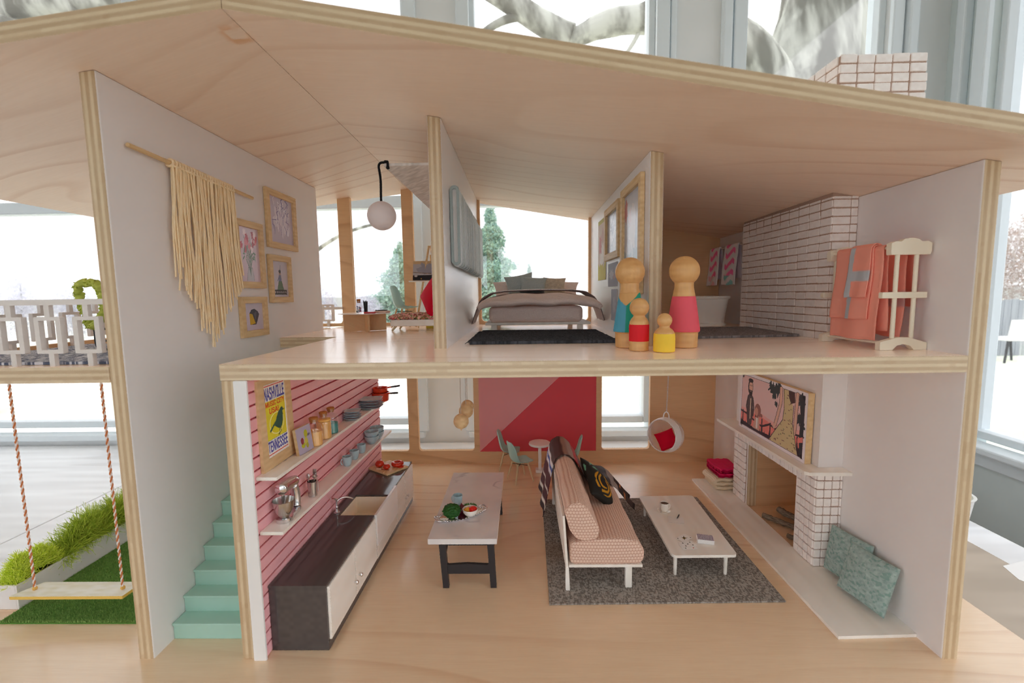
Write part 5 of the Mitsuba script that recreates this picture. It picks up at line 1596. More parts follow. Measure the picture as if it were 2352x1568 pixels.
for i, y in enumerate((.464, .468)):
    one('loose_pencil', ('black pencil lying on the cream book, nearer one', 'black pencil lying on the cream book, farther one')[i], 'pencil', cyl((.1345 + .004 * i, y, zt + .0052), (.1560 + .003 * i, y - .002, zt + .0052), .0010, n=6), 'black', group='pencils on the cream book')

mint_chair('shell_chair', 'mint shell chair upstairs before the back window, beside the round table', .1800, .5320, ZU, 40, None, 'light_wood')

# ---- easel with a small painting
k = thing('easel', 'small wooden easel holding a painting behind the living room partition', 'easel')
ex, ey = .2300, .5600
for p0, p1 in (((ex - .030, ey - .012, ZU + .0016), (ex + .002, ey + .004, .5350)), ((ex + .034, ey - .012, ZU + .0016), (ex + .006, ey + .004, .5350)), ((ex + .004, ey + .046, ZU + .0016), (ex + .004, ey + .008, .5150))):
    d_ = np.array(p1) - np.array(p0)
    part(k, 'leg', cyl(p0, p1, .0024, n=4), 'light_wood')
part(k, 'tray', bx(ex - .043, ex + .046, ey - .0150, ey - .0020, .4535, .4562, .0005), 'white_wood')
one('easel_painting', 'small grey and black landscape painting on the easel', 'painting', bx(0, 1, 0, 1, 0, 1))
lab = [q for q in labels if q == 'easel_painting'][0]
O = np.array([ex - .0345, ey - .0095, .4568])
V = np.array([0, .012, .0455])
V /= np.linalg.norm(V)
del scene['easel_painting']
part(lab, 'board', plate(sbox(0, 0, .069, .0455), .0022, O + np.cross([1, 0, 0], V) * -.0022, (1, 0, 0), V), 'light_wood')
w, h = .069, .0455
sc = lambda g: affinity.scale(g, w, h, origin=(0, 0))
part(lab, 'print', art([(sc(g), c) for g, c in ((sbox(0, 0, 1, 1), S(178, 176, 180)), (sbox(0, .84, 1, 1), S(196, 168, 130)), (blob(.5, .6, .3, 5), S(150, 150, 160)), (Polygon([(0, 0), (1, 0), (1, .28), (0, .26)]), S(36, 36, 40)), (line([(0, .42), (.4, .36), (1, .32)], .03), S(120, 92, 60)), (oval(.28, .08, .02, .03), S(200, 150, 60)), (oval(.1, .22, .05, .05), S(190, 186, 186)))], O + np.cross([1, 0, 0], V) * .0003, (1, 0, 0), V), 'vertex')

# ---- daybed with quilt and red pillow
k = thing('daybed', 'low white daybed on tapered legs beside the living room partition', 'daybed')
part(k, 'frame', bx(.1735, .3180, .4330, .5050, .3610, .3745, .0012), 'white_wood')
for sx, sy in ((0, 0), (1, 0), (0, 1), (1, 1)):
    x, y = .1830 + .125 * sx, .4410 + .055 * sy
    part(k, 'leg', cyl((x, y, .3614), (x + (.006 if sx else -.008), y + (.003 if sy else -.003), ZU + .0009), .0028, .0016, 10), 'pale_oak', True)


def quilt_fn(u, v):
    x = .1720 + .1440 * u
    y = .4300 + .0780 * v
    e = np.minimum(np.minimum(u, 1 - u) * 10, np.minimum(v, 1 - v) * 8)
    z = .3765 + .0060 * np.clip(e, 0, 1) ** .5 + .0018 * np.sin(u * 40) * np.sin(v * 26) + .0012 * np.sin(u * 90 + v * 17)
    return x + .0014 * np.sin(v * 60), y + .0014 * np.sin(u * 70), z


s, uu, vv = sheet(quilt_fn, 90, 50, .0050)
q1 = meshkit.noise(np.c_[uu * 40, vv * 24, 0 * uu])
q2 = meshkit.noise(np.c_[uu * 60 + 9, vv * 40, 0 * uu + 4])
pal = np.array([S(196, 92, 96), S(232, 196, 180), S(120, 128, 70), S(226, 168, 156), S(150, 60, 66), S(196, 176, 130)])
one('patchwork_quilt', 'thick speckled red, pink and green quilt on the daybed', 'quilt', (s, pal[np.clip((q1 * 6 * .7 + q2 * 6 * .3 + (q2 - .5) * 3).astype(int), 0, 5)]), 'vertex', True)
one('red_pillow', 'large red felt pillow leaning against the partition on the daybed', 'pillow', xf(pillow(.088, .088, .030, 6), frame_to((.2660, .4560, .4280), (.64, -.30, .70), (-.40, .74, .52)) @ rotm([0, 0, 1], 4)), 'red_felt', True)
one('mustard_box', 'small mustard box under the daybed', 'box', bx(.2300, .2750, .512, .540, ZU + .0004, ZU + .0100, .0006), mat('mustard', S(196, 176, 60), .6, .3))

# ---- bedroom: yarn wrapped wall panel
k = thing('yarn_wall_panel', 'grey blue yarn wrapped panel on the bedroom side of the partition', 'wall hanging')
stad = rrect(.3386, .3520, .4660, .5780, .0066, 8)
inner = rrect(.3422, .3484, .4696, .5744, .0030, 6)
ys = np.linspace(.183, .600, 190)
ring = np.array(stad.exterior.coords)[:-1]
n = len(ring)
v, c = [], []
rg = np.random.default_rng(8)
lv = np.cumsum(rg.normal(size=190)) * .05
colA = np.array([S(186, 202, 206), S(216, 224, 226), S(138, 154, 158), S(174, 180, 158)])
for i, y in enumerate(ys):
    bump_ = 1 + .03 * math.sin(i * 2.1) + .02 * rg.normal()
    cc = ring.mean(0)
    z0_ = -.004 * (y - .183) / .417
    v.append(np.stack([.3453 + (ring[:, 0] - .3453) * (bump_ * .96), np.full(n, y), ring[:, 1] + z0_ + .0008 * rg.normal()], 1))
    k_ = rg.choice(4, p=[.42, .34, .16, .08])
    c.append(np.tile(colA[k_] * (.85 + .3 * rg.random()), (n, 1)))
v, c = np.vstack(v), np.vstack(c)
f = []
for i in range(len(ys) - 1):
    for j in range(n):
        q = (j + 1) % n
        f += [[i * n + j, (i + 1) * n + q, i * n + q], [i * n + j, (i + 1) * n + j, (i + 1) * n + q]]
part(k, 'yarn_wrap', (tm(v, np.array(f)[:, ::-1] if False else np.array(f)), c), 'vertex', False, label='wrapped grey blue yarn')
part(k, 'end_roll', paint(trimesh.util.concatenate([place(trimesh.creation.extrude_polygon(stad.difference(inner), .0040), (0, .1850, 0), (1, 0, 0), (0, 0, 1))]), lambda v_: np.tile(S(160, 174, 174), (len(v_), 1))), 'vertex', label='thick grey yarn edge')
part(k, 'board', place(trimesh.creation.extrude_polygon(inner.buffer(-.0001), .400), (0, .5850, 0), (1, 0, 0), (0, 0, 1)), 'white')

# ---- bedroom pictures on the other partition
GB = 'pictures on the bedroom wall'
rg = np.random.default_rng(44)
la = [(sbox(0, 0, 1, 1), S(178, 178, 188)), (Polygon([(0, 0), (1, 0), (1, .36), (.6, .42), (.3, .33), (0, .4)]), S(140, 158, 172)), (blob(.1, .84, .14, 3, sx=.7, sy=.9), S(184, 110, 120)), (blob(.9, .9, .10, 4, sx=.7, sy=1.2), S(168, 90, 124)), (blob(.5, .62, .2, 9), S(198, 192, 196)), (blob(.35, .74, .09, 6), S(196, 168, 172)), (blob(.72, .52, .12, 7, sx=.6, sy=1.2), S(160, 172, 188))]
for i in range(12):
    x, y = rg.random(), .3 + .55 * rg.random()
    la.append((line([(x, y), (x + .03 * rg.normal(), y - .18)], .02), S(206, 206, 214)))
framed('framed_picture', 'large tall wood framed grey and pink painting on the bedroom wall', 'picture', .609, -1, .1480, .2735, .4200, .5845, la, .0120, .0060, GB)
lb_ = [(sbox(0, 0, 1, 1), S(158, 162, 176)), (blob(.5, .5, .3, 12, amp=.5), S(206, 208, 218)), (blob(.45, .6, .12, 13, amp=.5), S(120, 126, 160)), (blob(.7, .3, .14, 14, amp=.5), S(186, 190, 206)), (line([(.6, .95), (.4, .6), (.55, .3), (.3, .1)], .03), S(96, 98, 120))]
framed('framed_picture', 'smaller wood framed grey and blue abstract picture on the bedroom wall', 'picture', .609, -1, .2930, .4190, .4830, .5790, lb_, .0120, .0060, GB)


def sheetart(label, y0, y1, z0, z1, ly, base, group=GB):
    k = thing('art_sheet', label, 'art print', group)
    U, V, O = np.array([0, -1.0, 0]), np.array([0, 0, 1.0]), np.array([.6086, y1, z0])
    w, h = y1 - y0, z1 - z0
    part(k, 'paper', plate(sbox(0, 0, w, h), .0005, O, U, V), 'white')
    sc = lambda g: affinity.scale(g, w, h, origin=(0, 0))
    part(k, 'print', art([(sc(sbox(0, 0, 1, 1)), base)] + [(sc(g), c_) for g, c_ in ly], O + np.cross(U, V) * .0007, U, V), 'vertex')


sheetart('unframed yellow, white and pink print nearest the bedroom window', .4270, .5160, .4490, .5730, [(Polygon([(0, .0), (1, 0), (1, .34), (.7, .20), (.45, .36), (.2, .22), (0, .30)]), S(206, 196, 96)), (Polygon([(.25, .30), (.45, .24), (.78, .30), (.7, .62), (.4, .60)]), S(236, 232, 228)), (blob(.3, .6, .16, 2), S(206, 146, 150)), (blob(.62, .72, .14, 3), S(214, 182, 178)), (sbox(0, .93, 1, 1), S(196, 190, 120))], S(216, 200, 190))
sheetart('small unframed grey sheet below the framed pictures on the bedroom wall', .3200, .4020, .4340, .4770, [(blob(.4, .5, .2, 21), S(196, 196, 204)), (blob(.7, .4, .12, 22), S(186, 160, 164))], S(164, 166, 178))
sheetart('narrow pale grey sheet lowest on the bedroom wall', .3200, .3700, .3720, .4290, [(blob(.5, .5, .25, 23), S(206, 208, 216))], S(186, 190, 202))

# ---- bed
k = thing('bed', 'white platform bed with blush mattress and duvet in the upper bedroom', 'bed')
part(k, 'platform', bx(.3700, .5730, .3900, .5900, .3630, .3680, .0006), 'white_wood')
for x in (.3815, .5480):
    for y in (.3910, .5700):
        part(k, 'leg', bx(x, x + .0105, y, y + .0105, ZU + .0003, .3632, .0005), 'white_wood')
part(k, 'mattress', (lambda b: b)(xf(ball((0, 0, 0), 1, 3), np.eye(4))) if False else trimesh.convex.convex_hull(np.vstack([ball((x, y, z), .009, 2).vertices for x in (.3860, .5500) for y in (.4030, .5800) for z in (.3772, .3900)])), 'cloth_blush', True)


def duvet_fn(u, v):
    x = .3580 + .2330 * u
    y = .3740 + .2080 * v
    q = 2 * u - 1
    dome = np.sqrt(np.clip(1 - np.abs(q) ** 3.2, 0, 1))
    front = np.clip(v * 7, 0, 1) ** .5
    z = .3955 + .0235 * dome * (.35 + .65 * front) + .0012 * np.sin(u * 19 + 2 * np.sin(v * 7)) * dome
    return x, y, z


s, uu, vv = sheet(duvet_fn, 70, 50, .0090)
part(k, 'duvet', s, 'cloth_blush', True, label='puffy blush duvet')


def bthrow_fn(u, v):
    px = np.array([.3405, .3440, .3510, .3570, .3640, .3800, .4100, .4750, .5400, .5680, .5840, .5925, .5990, .6060])
    pz = np.array([.3620, .3720, .3900, .4050, .4140, .4230, .4275, .4290, .4275, .4235, .4130, .4010, .3860, .3660])
    t = np.linspace(0, 1, len(px))
    x, z = np.interp(u, t, px), np.interp(u, t, pz)
    y = .412 + .110 * v * (1 - .25 * np.abs(2 * u - 1) ** 2) + .012 * np.abs(2 * u - 1) ** 2
    return x, y, z + .0018 + .0008 * np.sin(v * 14 + u * 9)


s, uu, vv = sheet(bthrow_fn, 80, 40, .0016)
hem = vv < .016
one('bed_throw', 'taupe throw with dark hem draped across the bed', 'blanket', (s, np.where(hem[:, None], np.array(S(128, 114, 114)), np.array(S(216, 202, 198)))), 'vertex', True)
for nm, lb2, c0, w_, h_, t_, rz_, m_, g in (
        ('bed_pillow', 'blush bed pillow standing behind the grey ones on the left of the bed', (.4160, .5720, .4330), .078, .046, .026, 6, 'cloth_blush', 'blush pillows on the bed'),
        ('bed_pillow', 'blush bed pillow behind the tan one on the right of the bed', (.5330, .5720, .4310), .078, .044, .026, -6, 'cloth_blush', 'blush pillows on the bed'),
        ('grey_pillow', 'grey cushion with knotted corners, left one of two on the bed', (.4385, .5480, .4400), .066, .058, .024, 10, 'cloth_grey', 'grey cushions on the bed'),
        ('grey_pillow', 'grey cushion with knotted corners in the middle of the bed, in front', (.4660, .5290, .4370), .060, .050, .024, -5, 'cloth_grey', 'grey cushions on the bed'),
        ('tan_pillow', 'tan textured cushion on the right of the bed', (.5150, .5460, .4370), .052, .046, .022, -3, 'cloth_tan', None)):
    one(nm, lb2, 'pillow', xf(pillow(w_, h_, t_, len(nm) + int(rz_ + 9), pinch=.13), frame_to(c0, (1, 0, 0), (0, .34, .94)) @ rotm([0, 0, 1], rz_)), m_, True, group=g)
k = thing('charcoal_rug', 'charcoal woven rug with loose threads in front of the bed', 'rug')
part(k, 'woven_mat', plate(Polygon([(.3630, .1690), (.5760, .1680), (.5800, .3780), (.3660, .3860)]).buffer(-.003).buffer(.003), .0042, (0, 0, ZU + .0003)), 'rug_charcoal')
rg = np.random.default_rng(9)
th_ = []
for sx in (0, 1):
    for i in range(44):
        y = .175 + .2 * i / 43
        x = .3640 if sx == 0 else .5770
        d_ = (-1 if sx == 0 else 1) * (.003 + .005 * rg.random())
        th_.append(tube([(x, y, ZU + .0030), (x + d_ * .6, y + .002 * rg.normal(), ZU + .0030), (x + d_, y + .003 * rg.normal(), ZU + .0014)], .0004, 4))
part(k, 'fringe', cat(*th_), 'rug_charcoal', kind='stuff')

# ---- peg dolls
def doll(label, x, y, prof, dress, dcol, z=ZU + .0004, extra=None):
    k = thing('peg_doll', label, 'peg doll', None)
    part(k, 'body', lathe(prof, 48, (x, y, z)), 'doll_wood', 22)
    dr_ = [(r + .00018, h) for r, h in dress]
    m = lathe([(dress[0][0] - .0006, dress[0][1])] + dr_ + [(dress[-1][0] - .0006, dress[-1][1])], 96, (x, y, z))
    part(k, 'painted_dress', paint(m, dcol) if callable(dcol) else paint(m, lambda v_: np.tile(dcol, (len(v_), 1))), 'vertex', 50)
    return k


def headp(c, r, z0, n=14):
    t0 = math.asin(min(1, z0 / r))
    return [(r * math.sin(t), c - r * math.cos(t)) for t in np.linspace(t0, PI, n)]


adult = [(0, 0), (.0172, 0), (.0180, .0008), (.0184, .0190), (.0203, .0206), (.0205, .0225), (.0180, .0400), (.0152, .0600), (.0130, .0720), (.0118, .0775)]
adult += [(r, h) for r, h in headp(.0985, .0190, .0118)]
subd = lambda pr, n=26: [(float(np.interp(h, [q[1] for q in pr], [q[0] for q in pr])), float(h)) for h in np.linspace(pr[0][1], pr[-1][1], n)]
ad = subd([(.0203, .0206), (.0206, .0228), (.0180, .0400), (.0152, .0600), (.0131, .0715)], 60)


def vneck(v_):
    X, Y, Z = v_[:, 0] - .5823, v_[:, 1] - .1170, v_[:, 2] - ZU
    a_ = np.arctan2(X, -Y)
    c_ = np.where(((a_ > -.52) & (a_ < 2.2))[:, None], np.array(S(34, 150, 124)), np.array(S(84, 160, 184)))
    open_ = Z > .0555 + np.where(a_ < -.52, (-.52 - a_) * .011, (a_ + .52) * .0125)
    return np.where((open_ & (np.abs(a_) < 1.6))[:, None], np.array(S(214, 164, 106)), c_)


doll('tall wooden peg doll in a blue and green V neck dress', .5823, .1170, adult, ad, vneck)
doll('tall wooden peg doll in a coral pink dress', .6506, .1094, adult, subd([(.0203, .0206), (.0206, .0228), (.0180, .0400), (.0152, .0600), (.0141, .0660)]), S(232, 92, 106))
child = [(0, 0), (.0112, 0), (.0118, .0008), (.0120, .0300), (.0114, .0355), (.0094, .0395), (.0076, .0415), (.0070, .0430)] + headp(.0532, .0118, .0068)
doll('small wooden peg doll with a painted red band', .5851, .0779, child, [(.0119, .0118), (.01195, .0200), (.0120, .0300), (.0118, .0325)], S(222, 30, 42))
baby = [(0, 0), (.0118, 0), (.0125, .0010), (.0125, .0180), (.0116, .0235), (.0090, .0272), (.0066, .0288), (.0060, .0300)] + headp(.0378, .0088, .0058)
doll('smallest wooden peg doll with a painted yellow body', .6115, .0620, baby, [(.0119, .0004), (.0125, .0012), (.0125, .0180), (.0119, .0222)], S(244, 204, 66))

# ---- bathroom
one('bath_mat', 'grey felt bath mat on the bathroom floor', 'bath mat', plate(Polygon([(.690, .212), (.8735, .2265), (.8770, .400), (.700, .410)]).buffer(-.004).buffer(.004), .0036, (0, 0, ZU + .0003)), 'rug_grey')
k = thing('bathtub', 'white freestanding bathtub behind the pink peg doll', 'bathtub')
n = 56
a = np.arange(n) * 2 * PI / n
sup = lambda hx, hy, p=3.4: np.stack([hx * np.sign(np.cos(a)) * np.abs(np.cos(a)) ** (2 / p), hy * np.sign(np.sin(a)) * np.abs(np.sin(a)) ** (2 / p)], 1)
v = []
for hx, hy, z in ((.0000, .0000, .0003), (.0400, .0560, .0003), (.0410, .0570, .0040), (.0370, .0530, .0065), (.0385, .0545, .020), (.0440, .0600, .0560), (.0470, .0630, .0575), (.0475, .0635, .0610), (.0465, .0625, .0625), (.0430, .0590, .0618), (.0415, .0570, .050), (.0340, .0490, .012), (0, 0, .0095)):
    v.append(np.c_[sup(hx, hy), np.full(n, ZU + z)] + [.8370, .526, 0])
v = np.vstack(v)
f = []
for i in range(12):
    for j in range(n):
        q = (j + 1) % n
        f += [[i * n + j, i * n + q, (i + 1) * n + q], [i * n + j, (i + 1) * n + q, (i + 1) * n + j]]
part(k, 'basin', tm(v, f), 'glaze_white', 40)
k = thing('towel_bar', 'metal bar holding two chevron towels on the bathroom wall', 'towel bar')
part(k, 'bar', cyl((.8960, .470, .5185), (.8960, .6235, .5185), .0022, n=10), 'chrome', True)
part(k, 'bracket', cyl((.8960, .566, .5185), (.9149, .566, .5185), .0018, n=8), 'chrome', True)


def drape(px, pz, y0, y1, th, nu, nv, wob=.0012, ph=0.0, ymid=None):
    dd_ = np.r_[0, np.cumsum(np.hypot(np.diff(px), np.diff(pz)))]
    dd_ /= dd_[-1]

    def fn(u, v):
        x, z = np.interp(u, dd_, px), np.interp(u, dd_, pz)
        y = y0 + (y1 - y0) * v
        w = wob * np.sin(v * 9 + ph + u * 3) * np.abs(2 * u - 1)
        return x + w, y + wob * np.sin(u * 11 + ph), z + .3 * w
    return sheet(fn, nu, nv, th)


PKC, WHC, TEC, PAL = np.array(S(250, 130, 190)), np.array(S(244, 240, 244)), np.array(S(150, 214, 214)), np.array(S(240, 196, 206))
for i, (y0, y1, lb2) in enumerate(((.484, .546, 'pink and white chevron towel on the bar, nearer the brick chimney'), (.572, .622, 'pink and white chevron towel on the bar, farther from the brick chimney'))):
    ar = np.linspace(PI, 0, 8)
    px = np.r_[.8870, .8895, .8960 - .0034 * 1.0 + 0 * ar[:0], .8960 + .0036 * np.cos(ar), .9010, .9030]
    pz = np.r_[.4360, .4800, .5185 + .0036 * np.sin(ar), .4850, .4500]
    s, uu, vv = drape(px, pz, y0, y1, .0016, 70, 40, .0016, i * 2.0)
    d_ = uu * 7 + np.abs((vv * 1.1 + .2) % 1 - .5) * 1.3
    on = ((d_ % 1.0) < .46) & (np.abs(vv - .5) < .36)
    low = uu < .13
    cc = np.where(on[:, None], np.where(low[:, None], TEC if i == 0 else PAL, PKC), WHC)
    cc = np.where((uu > .55)[:, None], np.array(S(226, 220, 226)), cc)
    one('chevron_towel', lb2, 'towel', (s, cc), 'vertex', True, group='chevron towels on the bar')

# towel rack
k = thing('towel_rack', 'white wooden towel rack at the right edge of the upper floor', 'towel rack')
yA, yB = .0500, .1540
foot = Polygon([(.8602, 0), (.8747, 0), (.8797, .0052), (.8872, .0070), (.8947, .0052), (.8997, 0), (.9142, 0), (.9142, .0085), (.9027, .0120), (.8927, .0148), (.8807, .0148), (.8707, .0122), (.8602, .0095)])
head = Polygon([(.8662, 0), (.9107, 0), (.9119, .0040), (.9119, .0130), (.9067, .0152), (.9007, .0146), (.8967, .0175), (.8887, .0190), (.8807, .0175), (.8767, .0146), (.8712, .0152), (.8659, .0130), (.8659, .0040)])
for y in (yA, yB):
    part(k, 'foot', plate(foot, .0075, (0, y + .0075, ZU + .0003), (1, 0, 0), (0, 0, 1)), 'cream')
    part(k, 'cross_piece', bx(.8597, .9112, y + .0004, y + .0072, .4110, .4182, .0008), 'cream')
    part(k, 'head_piece', plate(head, .0075, (0, y + .0075, .4612), (1, 0, 0), (0, 0, 1)), 'cream')
    for x in (.8762, .8982):
        part(k, 'post', cyl((x, y + .0038, .3640), (x, y + .0038, .4622), .0024, n=12), 'cream', True)
for x, z in ((.8712, .4700), (.9032, .4700), (.8692, .3580)):
    part(k, 'rod', cyl((x, yA + .004, z), (x, yB + .004, z), .0019, n=10), 'cream', True)
ar = np.linspace(PI, 0, 8)
k = thing('coral_towel', 'coral towel with grey stripes folded over the front rod of the rack', 'towel')
mk = lambda r, z0_, z1_, x0_, x1_: (np.r_[.8712 - r - x0_, .8712 - r - x0_ * .5, .8712 + r * np.cos(ar), .8712 + r + x1_], np.r_[z0_, (z0_ + .47) / 2, .4700 + r * np.sin(ar), z1_])
px, pz = mk(.0034, .3600, .3720, .0040, .0030)
s, uu, vv = drape(px, pz, .0640, .1420, .0012, 60, 30, .0018, .4)
CO, SI = np.array(S(243, 160, 140)), np.array(S(186, 188, 192))
part(k, 'cloth', (s, np.tile(CO, (len(uu), 1))), 'vertex', True)
px, pz = mk(.0052, .3850, .4050, .0046, .0030)
s, uu, vv = drape(px, pz, .0760, .1400, .0012, 70, 44, .0014, 1.1)
zz_ = np.asarray(s.vertices)[:, 2]
yy_ = np.asarray(s.vertices)[:, 1]
fr_ = uu < .5
on = fr_ & (np.abs(yy_ - .1085) < .0042)
part(k, 'folded_cloth', (s, np.where(on[:, None], SI, CO)), 'vertex', True, label='upper fold with a grey stripe')
px, pz = mk(.0070, .4120, .4250, .0050, .0020)
s, uu, vv = drape(px, pz, .0770, .1130, .0012, 60, 40, .0010, 2.1)
zz_, yy_ = np.asarray(s.vertices)[:, 2], np.asarray(s.vertices)[:, 1]
on = (uu < .5) & ((np.abs(zz_ - .4385) < .0068) & (yy_ < .108) | (np.abs(yy_ - .1085) < .0042))
part(k, 'folded_cloth', (s, np.where(on[:, None], SI, CO)), 'vertex', True, label='short top fold with a crossing grey stripe')
mk2 = lambda r, z0_, z1_, x0_, x1_: (np.r_[.9032 - r - x0_, .9032 - r - x0_ * .5, .9032 + r * np.cos(ar)], np.r_[z0_, (z0_ + .47) / 2, .4700 + r * np.sin(ar)])
px, pz = np.r_[.8947, .8977, .9032 + .0034 * np.cos(ar), .9120], np.r_[.3640, .4200, .4700 + .0034 * np.sin(ar), .4000]
s, uu, vv = drape(px, pz, .0660, .1350, .0012, 60, 30, .0020, 2.6)
zz_ = np.asarray(s.vertices)[:, 2]
on = (uu < .55) & (np.abs(zz_ - .4100) < .0100)
one('coral_towel', 'coral towel with a grey band hanging on the rear rod of the rack', 'towel', (s, np.where(on[:, None], np.array(S(196, 150, 146)), CO * .98)), 'vertex', True)

# ================================================================ left side: deck, swing, planter, turf
one('deck_rug', 'blue grey flecked rug on the deck', 'rug', plate(rrect(-.262, -.024, .0195, .235, .003), .0032, (0, 0, ZU - .0007)), mat('rug_fleck', lambda p, n, uv: mix(S(96, 104, 126), S(222, 224, 232), sstep(.42, .62, noise(p.x * 620, p.y * 240) * .6 + noise(p.x * 240, p.y * 520) * .4)), .9, .15, bump=lambda p, n, uv: noise(p.x * 700, p.y * 400) * .001, eps=3e-4))
# black metal deck chair, mostly hidden by the left wall
k = thing('deck_chair', 'black metal rocking chair on the deck, mostly hidden behind the left wall', 'chair')
zc = ZU + .0027
for y in (.1300, .1900):
    part(k, 'rocker', tube(curve([(-.152, y, zc + .030), (-.1515, y, zc + .012), (-.1485, y, zc + .0035), (-.135, y, zc + .0017), (-.100, y, zc + .0016), (-.070, y, zc + .004), (-.052, y, zc + .012)], 30), .0017, 8), 'black', True)
    part(k, 'arm', tube(curve([(-.1500, y, zc + .036), (-.128, y, zc + .060), (-.095, y, zc + .063), (-.060, y, zc + .060)], 20), .0017, 8), 'black', True)
    part(k, 'post', tube([(-.150, y, zc + .030), (-.1490, y, zc + .037)], .0019, 8), 'black', True)
for x, z in ((-.1500, .0300), (-.1450, .0130), (-.1050, .0300), (-.0620, .0300)):
    part(k, 'cross_bar', cyl((x, .1300, zc + z), (x, .1900, zc + z), .0014, n=8), 'black', True)
part(k, 'seat', bx(-.150, -.058, .1310, .1890, zc + .0290, zc + .0312, .0006), 'black')
part(k, 'side_bar', cyl((-.150, .1300, zc + .0300), (-.056, .1300, zc + .0300), .0014, n=8), 'black', True)
part(k, 'backrest', xf(cat(bx(-.062, -.059, .130, .190, zc + .030, zc + .120), bx(-.0605, -.0575, .1300, .1340, zc, zc + .12)), rotm([0, 1, 0], 12, (-.06, .16, zc + .03))), 'black')
# green yarn garland on the chair arm
k = thing('yarn_garland', 'bright green knobbly yarn garland looped over the deck chair arm', 'garland')
c = curve([(-.1500, .124, .3850), (-.1512, .120, .4020), (-.1530, .117, .4200), (-.1540, .115, .4360), (-.1500, .114, .4440), (-.1400, .115, .4455), (-.1300, .118, .4420), (-.1260, .120, .4280), (-.1250, .119, .4120), (-.1280, .117, .3990), (-.1350, .116, .3910), (-.1420, .116, .3860)], 90)
m = tube(c, .0048, 12)
v = np.asarray(m.vertices)
m.vertices = v + (meshkit.noise(v * 420)[:, None] - .5) * .0046 * np.array([1, 1, 1])
part(k, 'yarn', paint(m, lambda v_: (lambda q: np.array(S(150, 166, 50)) * (1 - q) + np.array(S(216, 222, 110)) * q)(meshkit.noise(v_ * 300 + 3)[:, None])), 'vertex', True)
rg = np.random.default_rng(17)
tf = []
for i in range(120):
    b_ = c[rg.integers(0, 90)]
    d_ = rg.normal(size=3)
    d_ /= np.linalg.norm(d_)
    tf.append(tube([b_ + d_ * .0042, b_ + d_ * .0068], [.0010, .0005], 5))
part(k, 'tufts', paint(cat(*tf), lambda v_: np.tile(S(176, 190, 60), (len(v_), 1))), 'vertex', True, kind='stuff')
one('blue_cushion', 'pale blue cushion on the deck chair behind the left wall', 'cushion', xf(pillow(.045, .050, .014, 3), frame_to((-.098, .160, zc + .0415), (1, 0, .1), (0, 1, 0))), mat('cushion_blue', S(140, 166, 186), .9, .1), True)

# swing under the deck
k = thing('rope_swing', 'yellow edged white plank swing hanging from the deck by striped ropes', 'swing')
seat = [(-.2440, .0640), (-.0915, .0650), (-.0890, .0955), (-.2275, .0955)]
sz = .0300
part(k, 'seat', plate(Polygon(seat).buffer(-.001).buffer(.001), .0042, (0, 0, sz)), mat('swing_yellow', lambda p, n, uv: dr.select(dr.abs(n.z) > .6, mix(S(240, 238, 228), S(226, 220, 196), noise(p.x * 90, p.y * 220)), mi.Color3f(S(222, 184, 90))), .5, .3))
rt = ((-.2235, .0790), (-.1035, .0800))
for j, (x, y) in enumerate(rt):
    L0, L1 = sz + (-.010 if j else -.001), ZU - PT - .0045
    n = 420
    t = np.linspace(0, 1, n)
    z = L0 + (L1 - L0) * t
    bend = .0000 * t
    xx = x + (-.0032 * (z < sz) * (sz - z) / .01 if j else 0 * z)
    for s_, col in ((0, (238, 226, 220)), (PI, (204, 122, 74))):
        a_ = t * 2 * PI * 30 + s_
        part(k, 'rope_strand', paint(tube(np.stack([xx + .00085 * np.cos(a_), y + .00085 * np.sin(a_), z], 1), .0010, 6), lambda v_, col=col: np.tile(S(*col), (len(v_), 1))), 'vertex', True, label='white rope strand' if s_ == 0 else 'orange rope strand')
    part(k, 'knot', cat(ball((x, y, sz + .0062), .0028, 2), ball((x, y, sz - .0016), .0024, 2)), mat('rope_gold', S(222, 176, 96), .8, .2), True)

# turf mat and planter
k = thing('turf_mat', 'green artificial turf mat on the base board under the swing', 'turf')
part(k, 'backing', bx(-.2560, -.0186, .0578, .600, .0003, .0016), mat('turf_back', S(92, 132, 62), .95, .05))
rg = np.random.default_rng(23)
n = 60000
P = np.c_[-.2550 + .2360 * rg.random(n), .0584 + .541 * rg.random(n) ** 1.35, np.full(n, .0014)]
a_ = rg.random(n) * 2 * PI
d_ = np.c_[np.cos(a_), np.sin(a_), 0 * a_]
tip = P + np.c_[np.clip(rg.normal(size=(n, 2)), -1, 1) * .0006, .0020 + .0016 * rg.random(n)]
V = np.stack([P - d_ * .00032, P + d_ * .00032, tip], 1).reshape(-1, 3)
q = rg.random((n, 1))
C = np.array(S(92, 134, 58)) * (1 - q) + np.array(S(164, 192, 112)) * q
part(k, 'blades', (tm(V, np.arange(3 * n).reshape(n, 3)), np.repeat(C, 3, 0)), 'leaf', kind='stuff')
k = thing('planter_box', 'long white planter box filled with moss beside the turf', 'planter')
px0, px1, py0, py1, pz = -.2890, -.2570, .0858, .440, .0350
t_ = .0030
part(k, 'side_board', bx(px1 - t_, px1, py0, py1, .0003, pz, .0005), 'white')
part(k, 'side_board', bx(px0, px0 + t_, py0, py1, .0003, pz, .0005), 'white')
part(k, 'end_board', bx(px0 + t_, px1 - t_, py0, py0 + t_, .0003, pz, .0005), 'white')
part(k, 'end_board', bx(px0 + t_, px1 - t_, py1 - t_, py1, .0003, pz, .0005), 'white')
part(k, 'soil', bx(px0 + t_, px1 - t_, py0 + t_, py1 - t_, .0010, .0290), mat('soil', S(76, 72, 44), .95, .05))


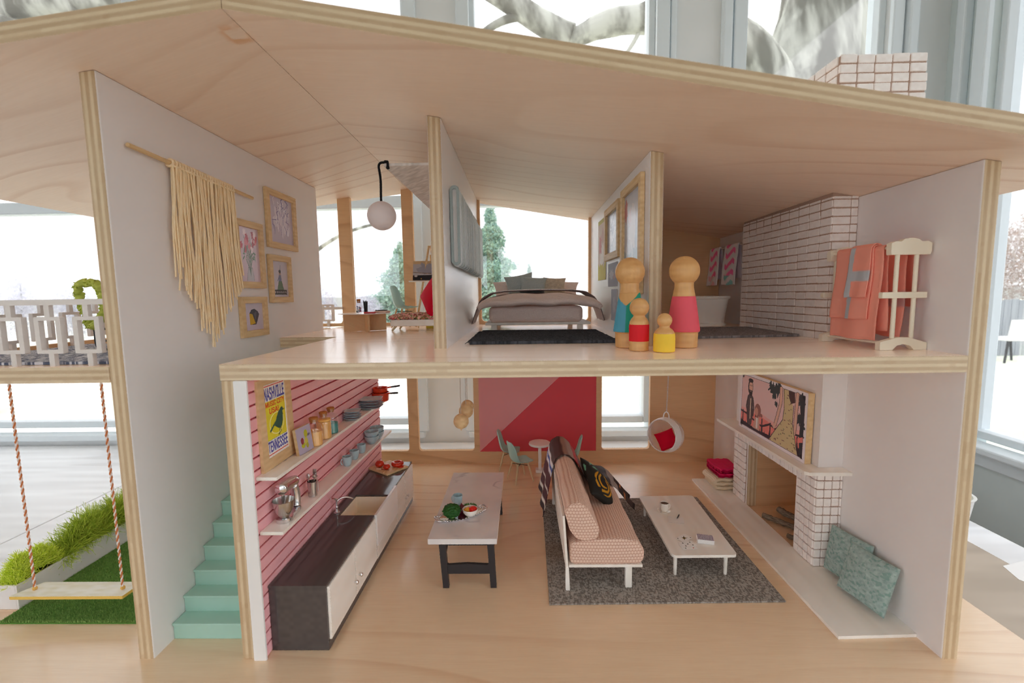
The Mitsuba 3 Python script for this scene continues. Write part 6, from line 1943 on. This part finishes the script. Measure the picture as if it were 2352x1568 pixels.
def moss(name, label, y0, y1, hgt, n, cols, seed, ln, curl):
    k = thing(name, label, 'moss', None, 'stuff')
    r = np.random.default_rng(seed)
    seg = 5
    vs, fs, cs = [], [], []
    xm, ym, hw, hl = (px0 + px1) / 2, (y0 + y1) / 2, (px1 - px0) / 2 - t_ * .2, (y1 - y0) / 2
    u, v = r.random(n) * 2 - 1, r.random(n) * 2 - 1
    top = hgt * np.sqrt(np.clip(1 - u ** 2 * .75, 0, 1)) * np.clip(1 - np.abs(v) ** 6, .1, 1) * (.7 + .5 * meshkit.noise(np.c_[u * 1.5, v * (y1 - y0) * 45, 0 * u + seed]))
    b = np.c_[xm + hw * u * .86, ym + hl * v, .0275 + (top - ln * .35) * (.35 + .65 * r.random(n) ** .5)]
    d = np.c_[r.normal(size=n) * .8 + u * .5, r.normal(size=n) * .8, np.abs(r.normal(size=n)) + .35]
    d /= np.linalg.norm(d, axis=1, keepdims=True)
    e = r.normal(size=(n, 3))
    e /= np.linalg.norm(e, axis=1, keepdims=True)
    w = np.cross(d, e)
    w /= np.linalg.norm(w, axis=1, keepdims=True) + 1e-9
    L_ = ln * (.6 + .8 * r.random((n, 1)))
    wd = .00062
    for i in range(seg + 1):
        t = i / seg
        c_ = b + d * L_ * t + e * L_ * curl * t * t
        k_ = wd * (1 - .6 * t)
        vs += [c_ - w * k_, c_ + w * k_]
    V_ = np.stack(vs, 1)
    m_ = 2 * (seg + 1)
    F_ = []
    for i in range(seg):
        F_ += [[2 * i, 2 * i + 1, 2 * i + 3], [2 * i, 2 * i + 3, 2 * i + 2]]
    F_ = (np.arange(n)[:, None, None] * m_ + np.array(F_)[None]).reshape(-1, 3)
    q_ = r.random((n, 1))
    C_ = np.array(S(*cols[0])) * (1 - q_) + np.array(S(*cols[1])) * q_
    shape(k, (tm(V_.reshape(-1, 3), F_), np.repeat(C_, m_, 0)), 'leaf')


moss('lime_moss', 'lime green fluffy moss at the front end of the planter', py0 + .004, .1540, .034, 7000, ((196, 216, 50), (226, 236, 110)), 5, .0075, .5)
moss('curly_moss', 'olive green curly moss at the back of the planter', .1540, py1 - .004, .040, 15000, ((140, 166, 40), (206, 220, 90)), 6, .0095, 2.0)
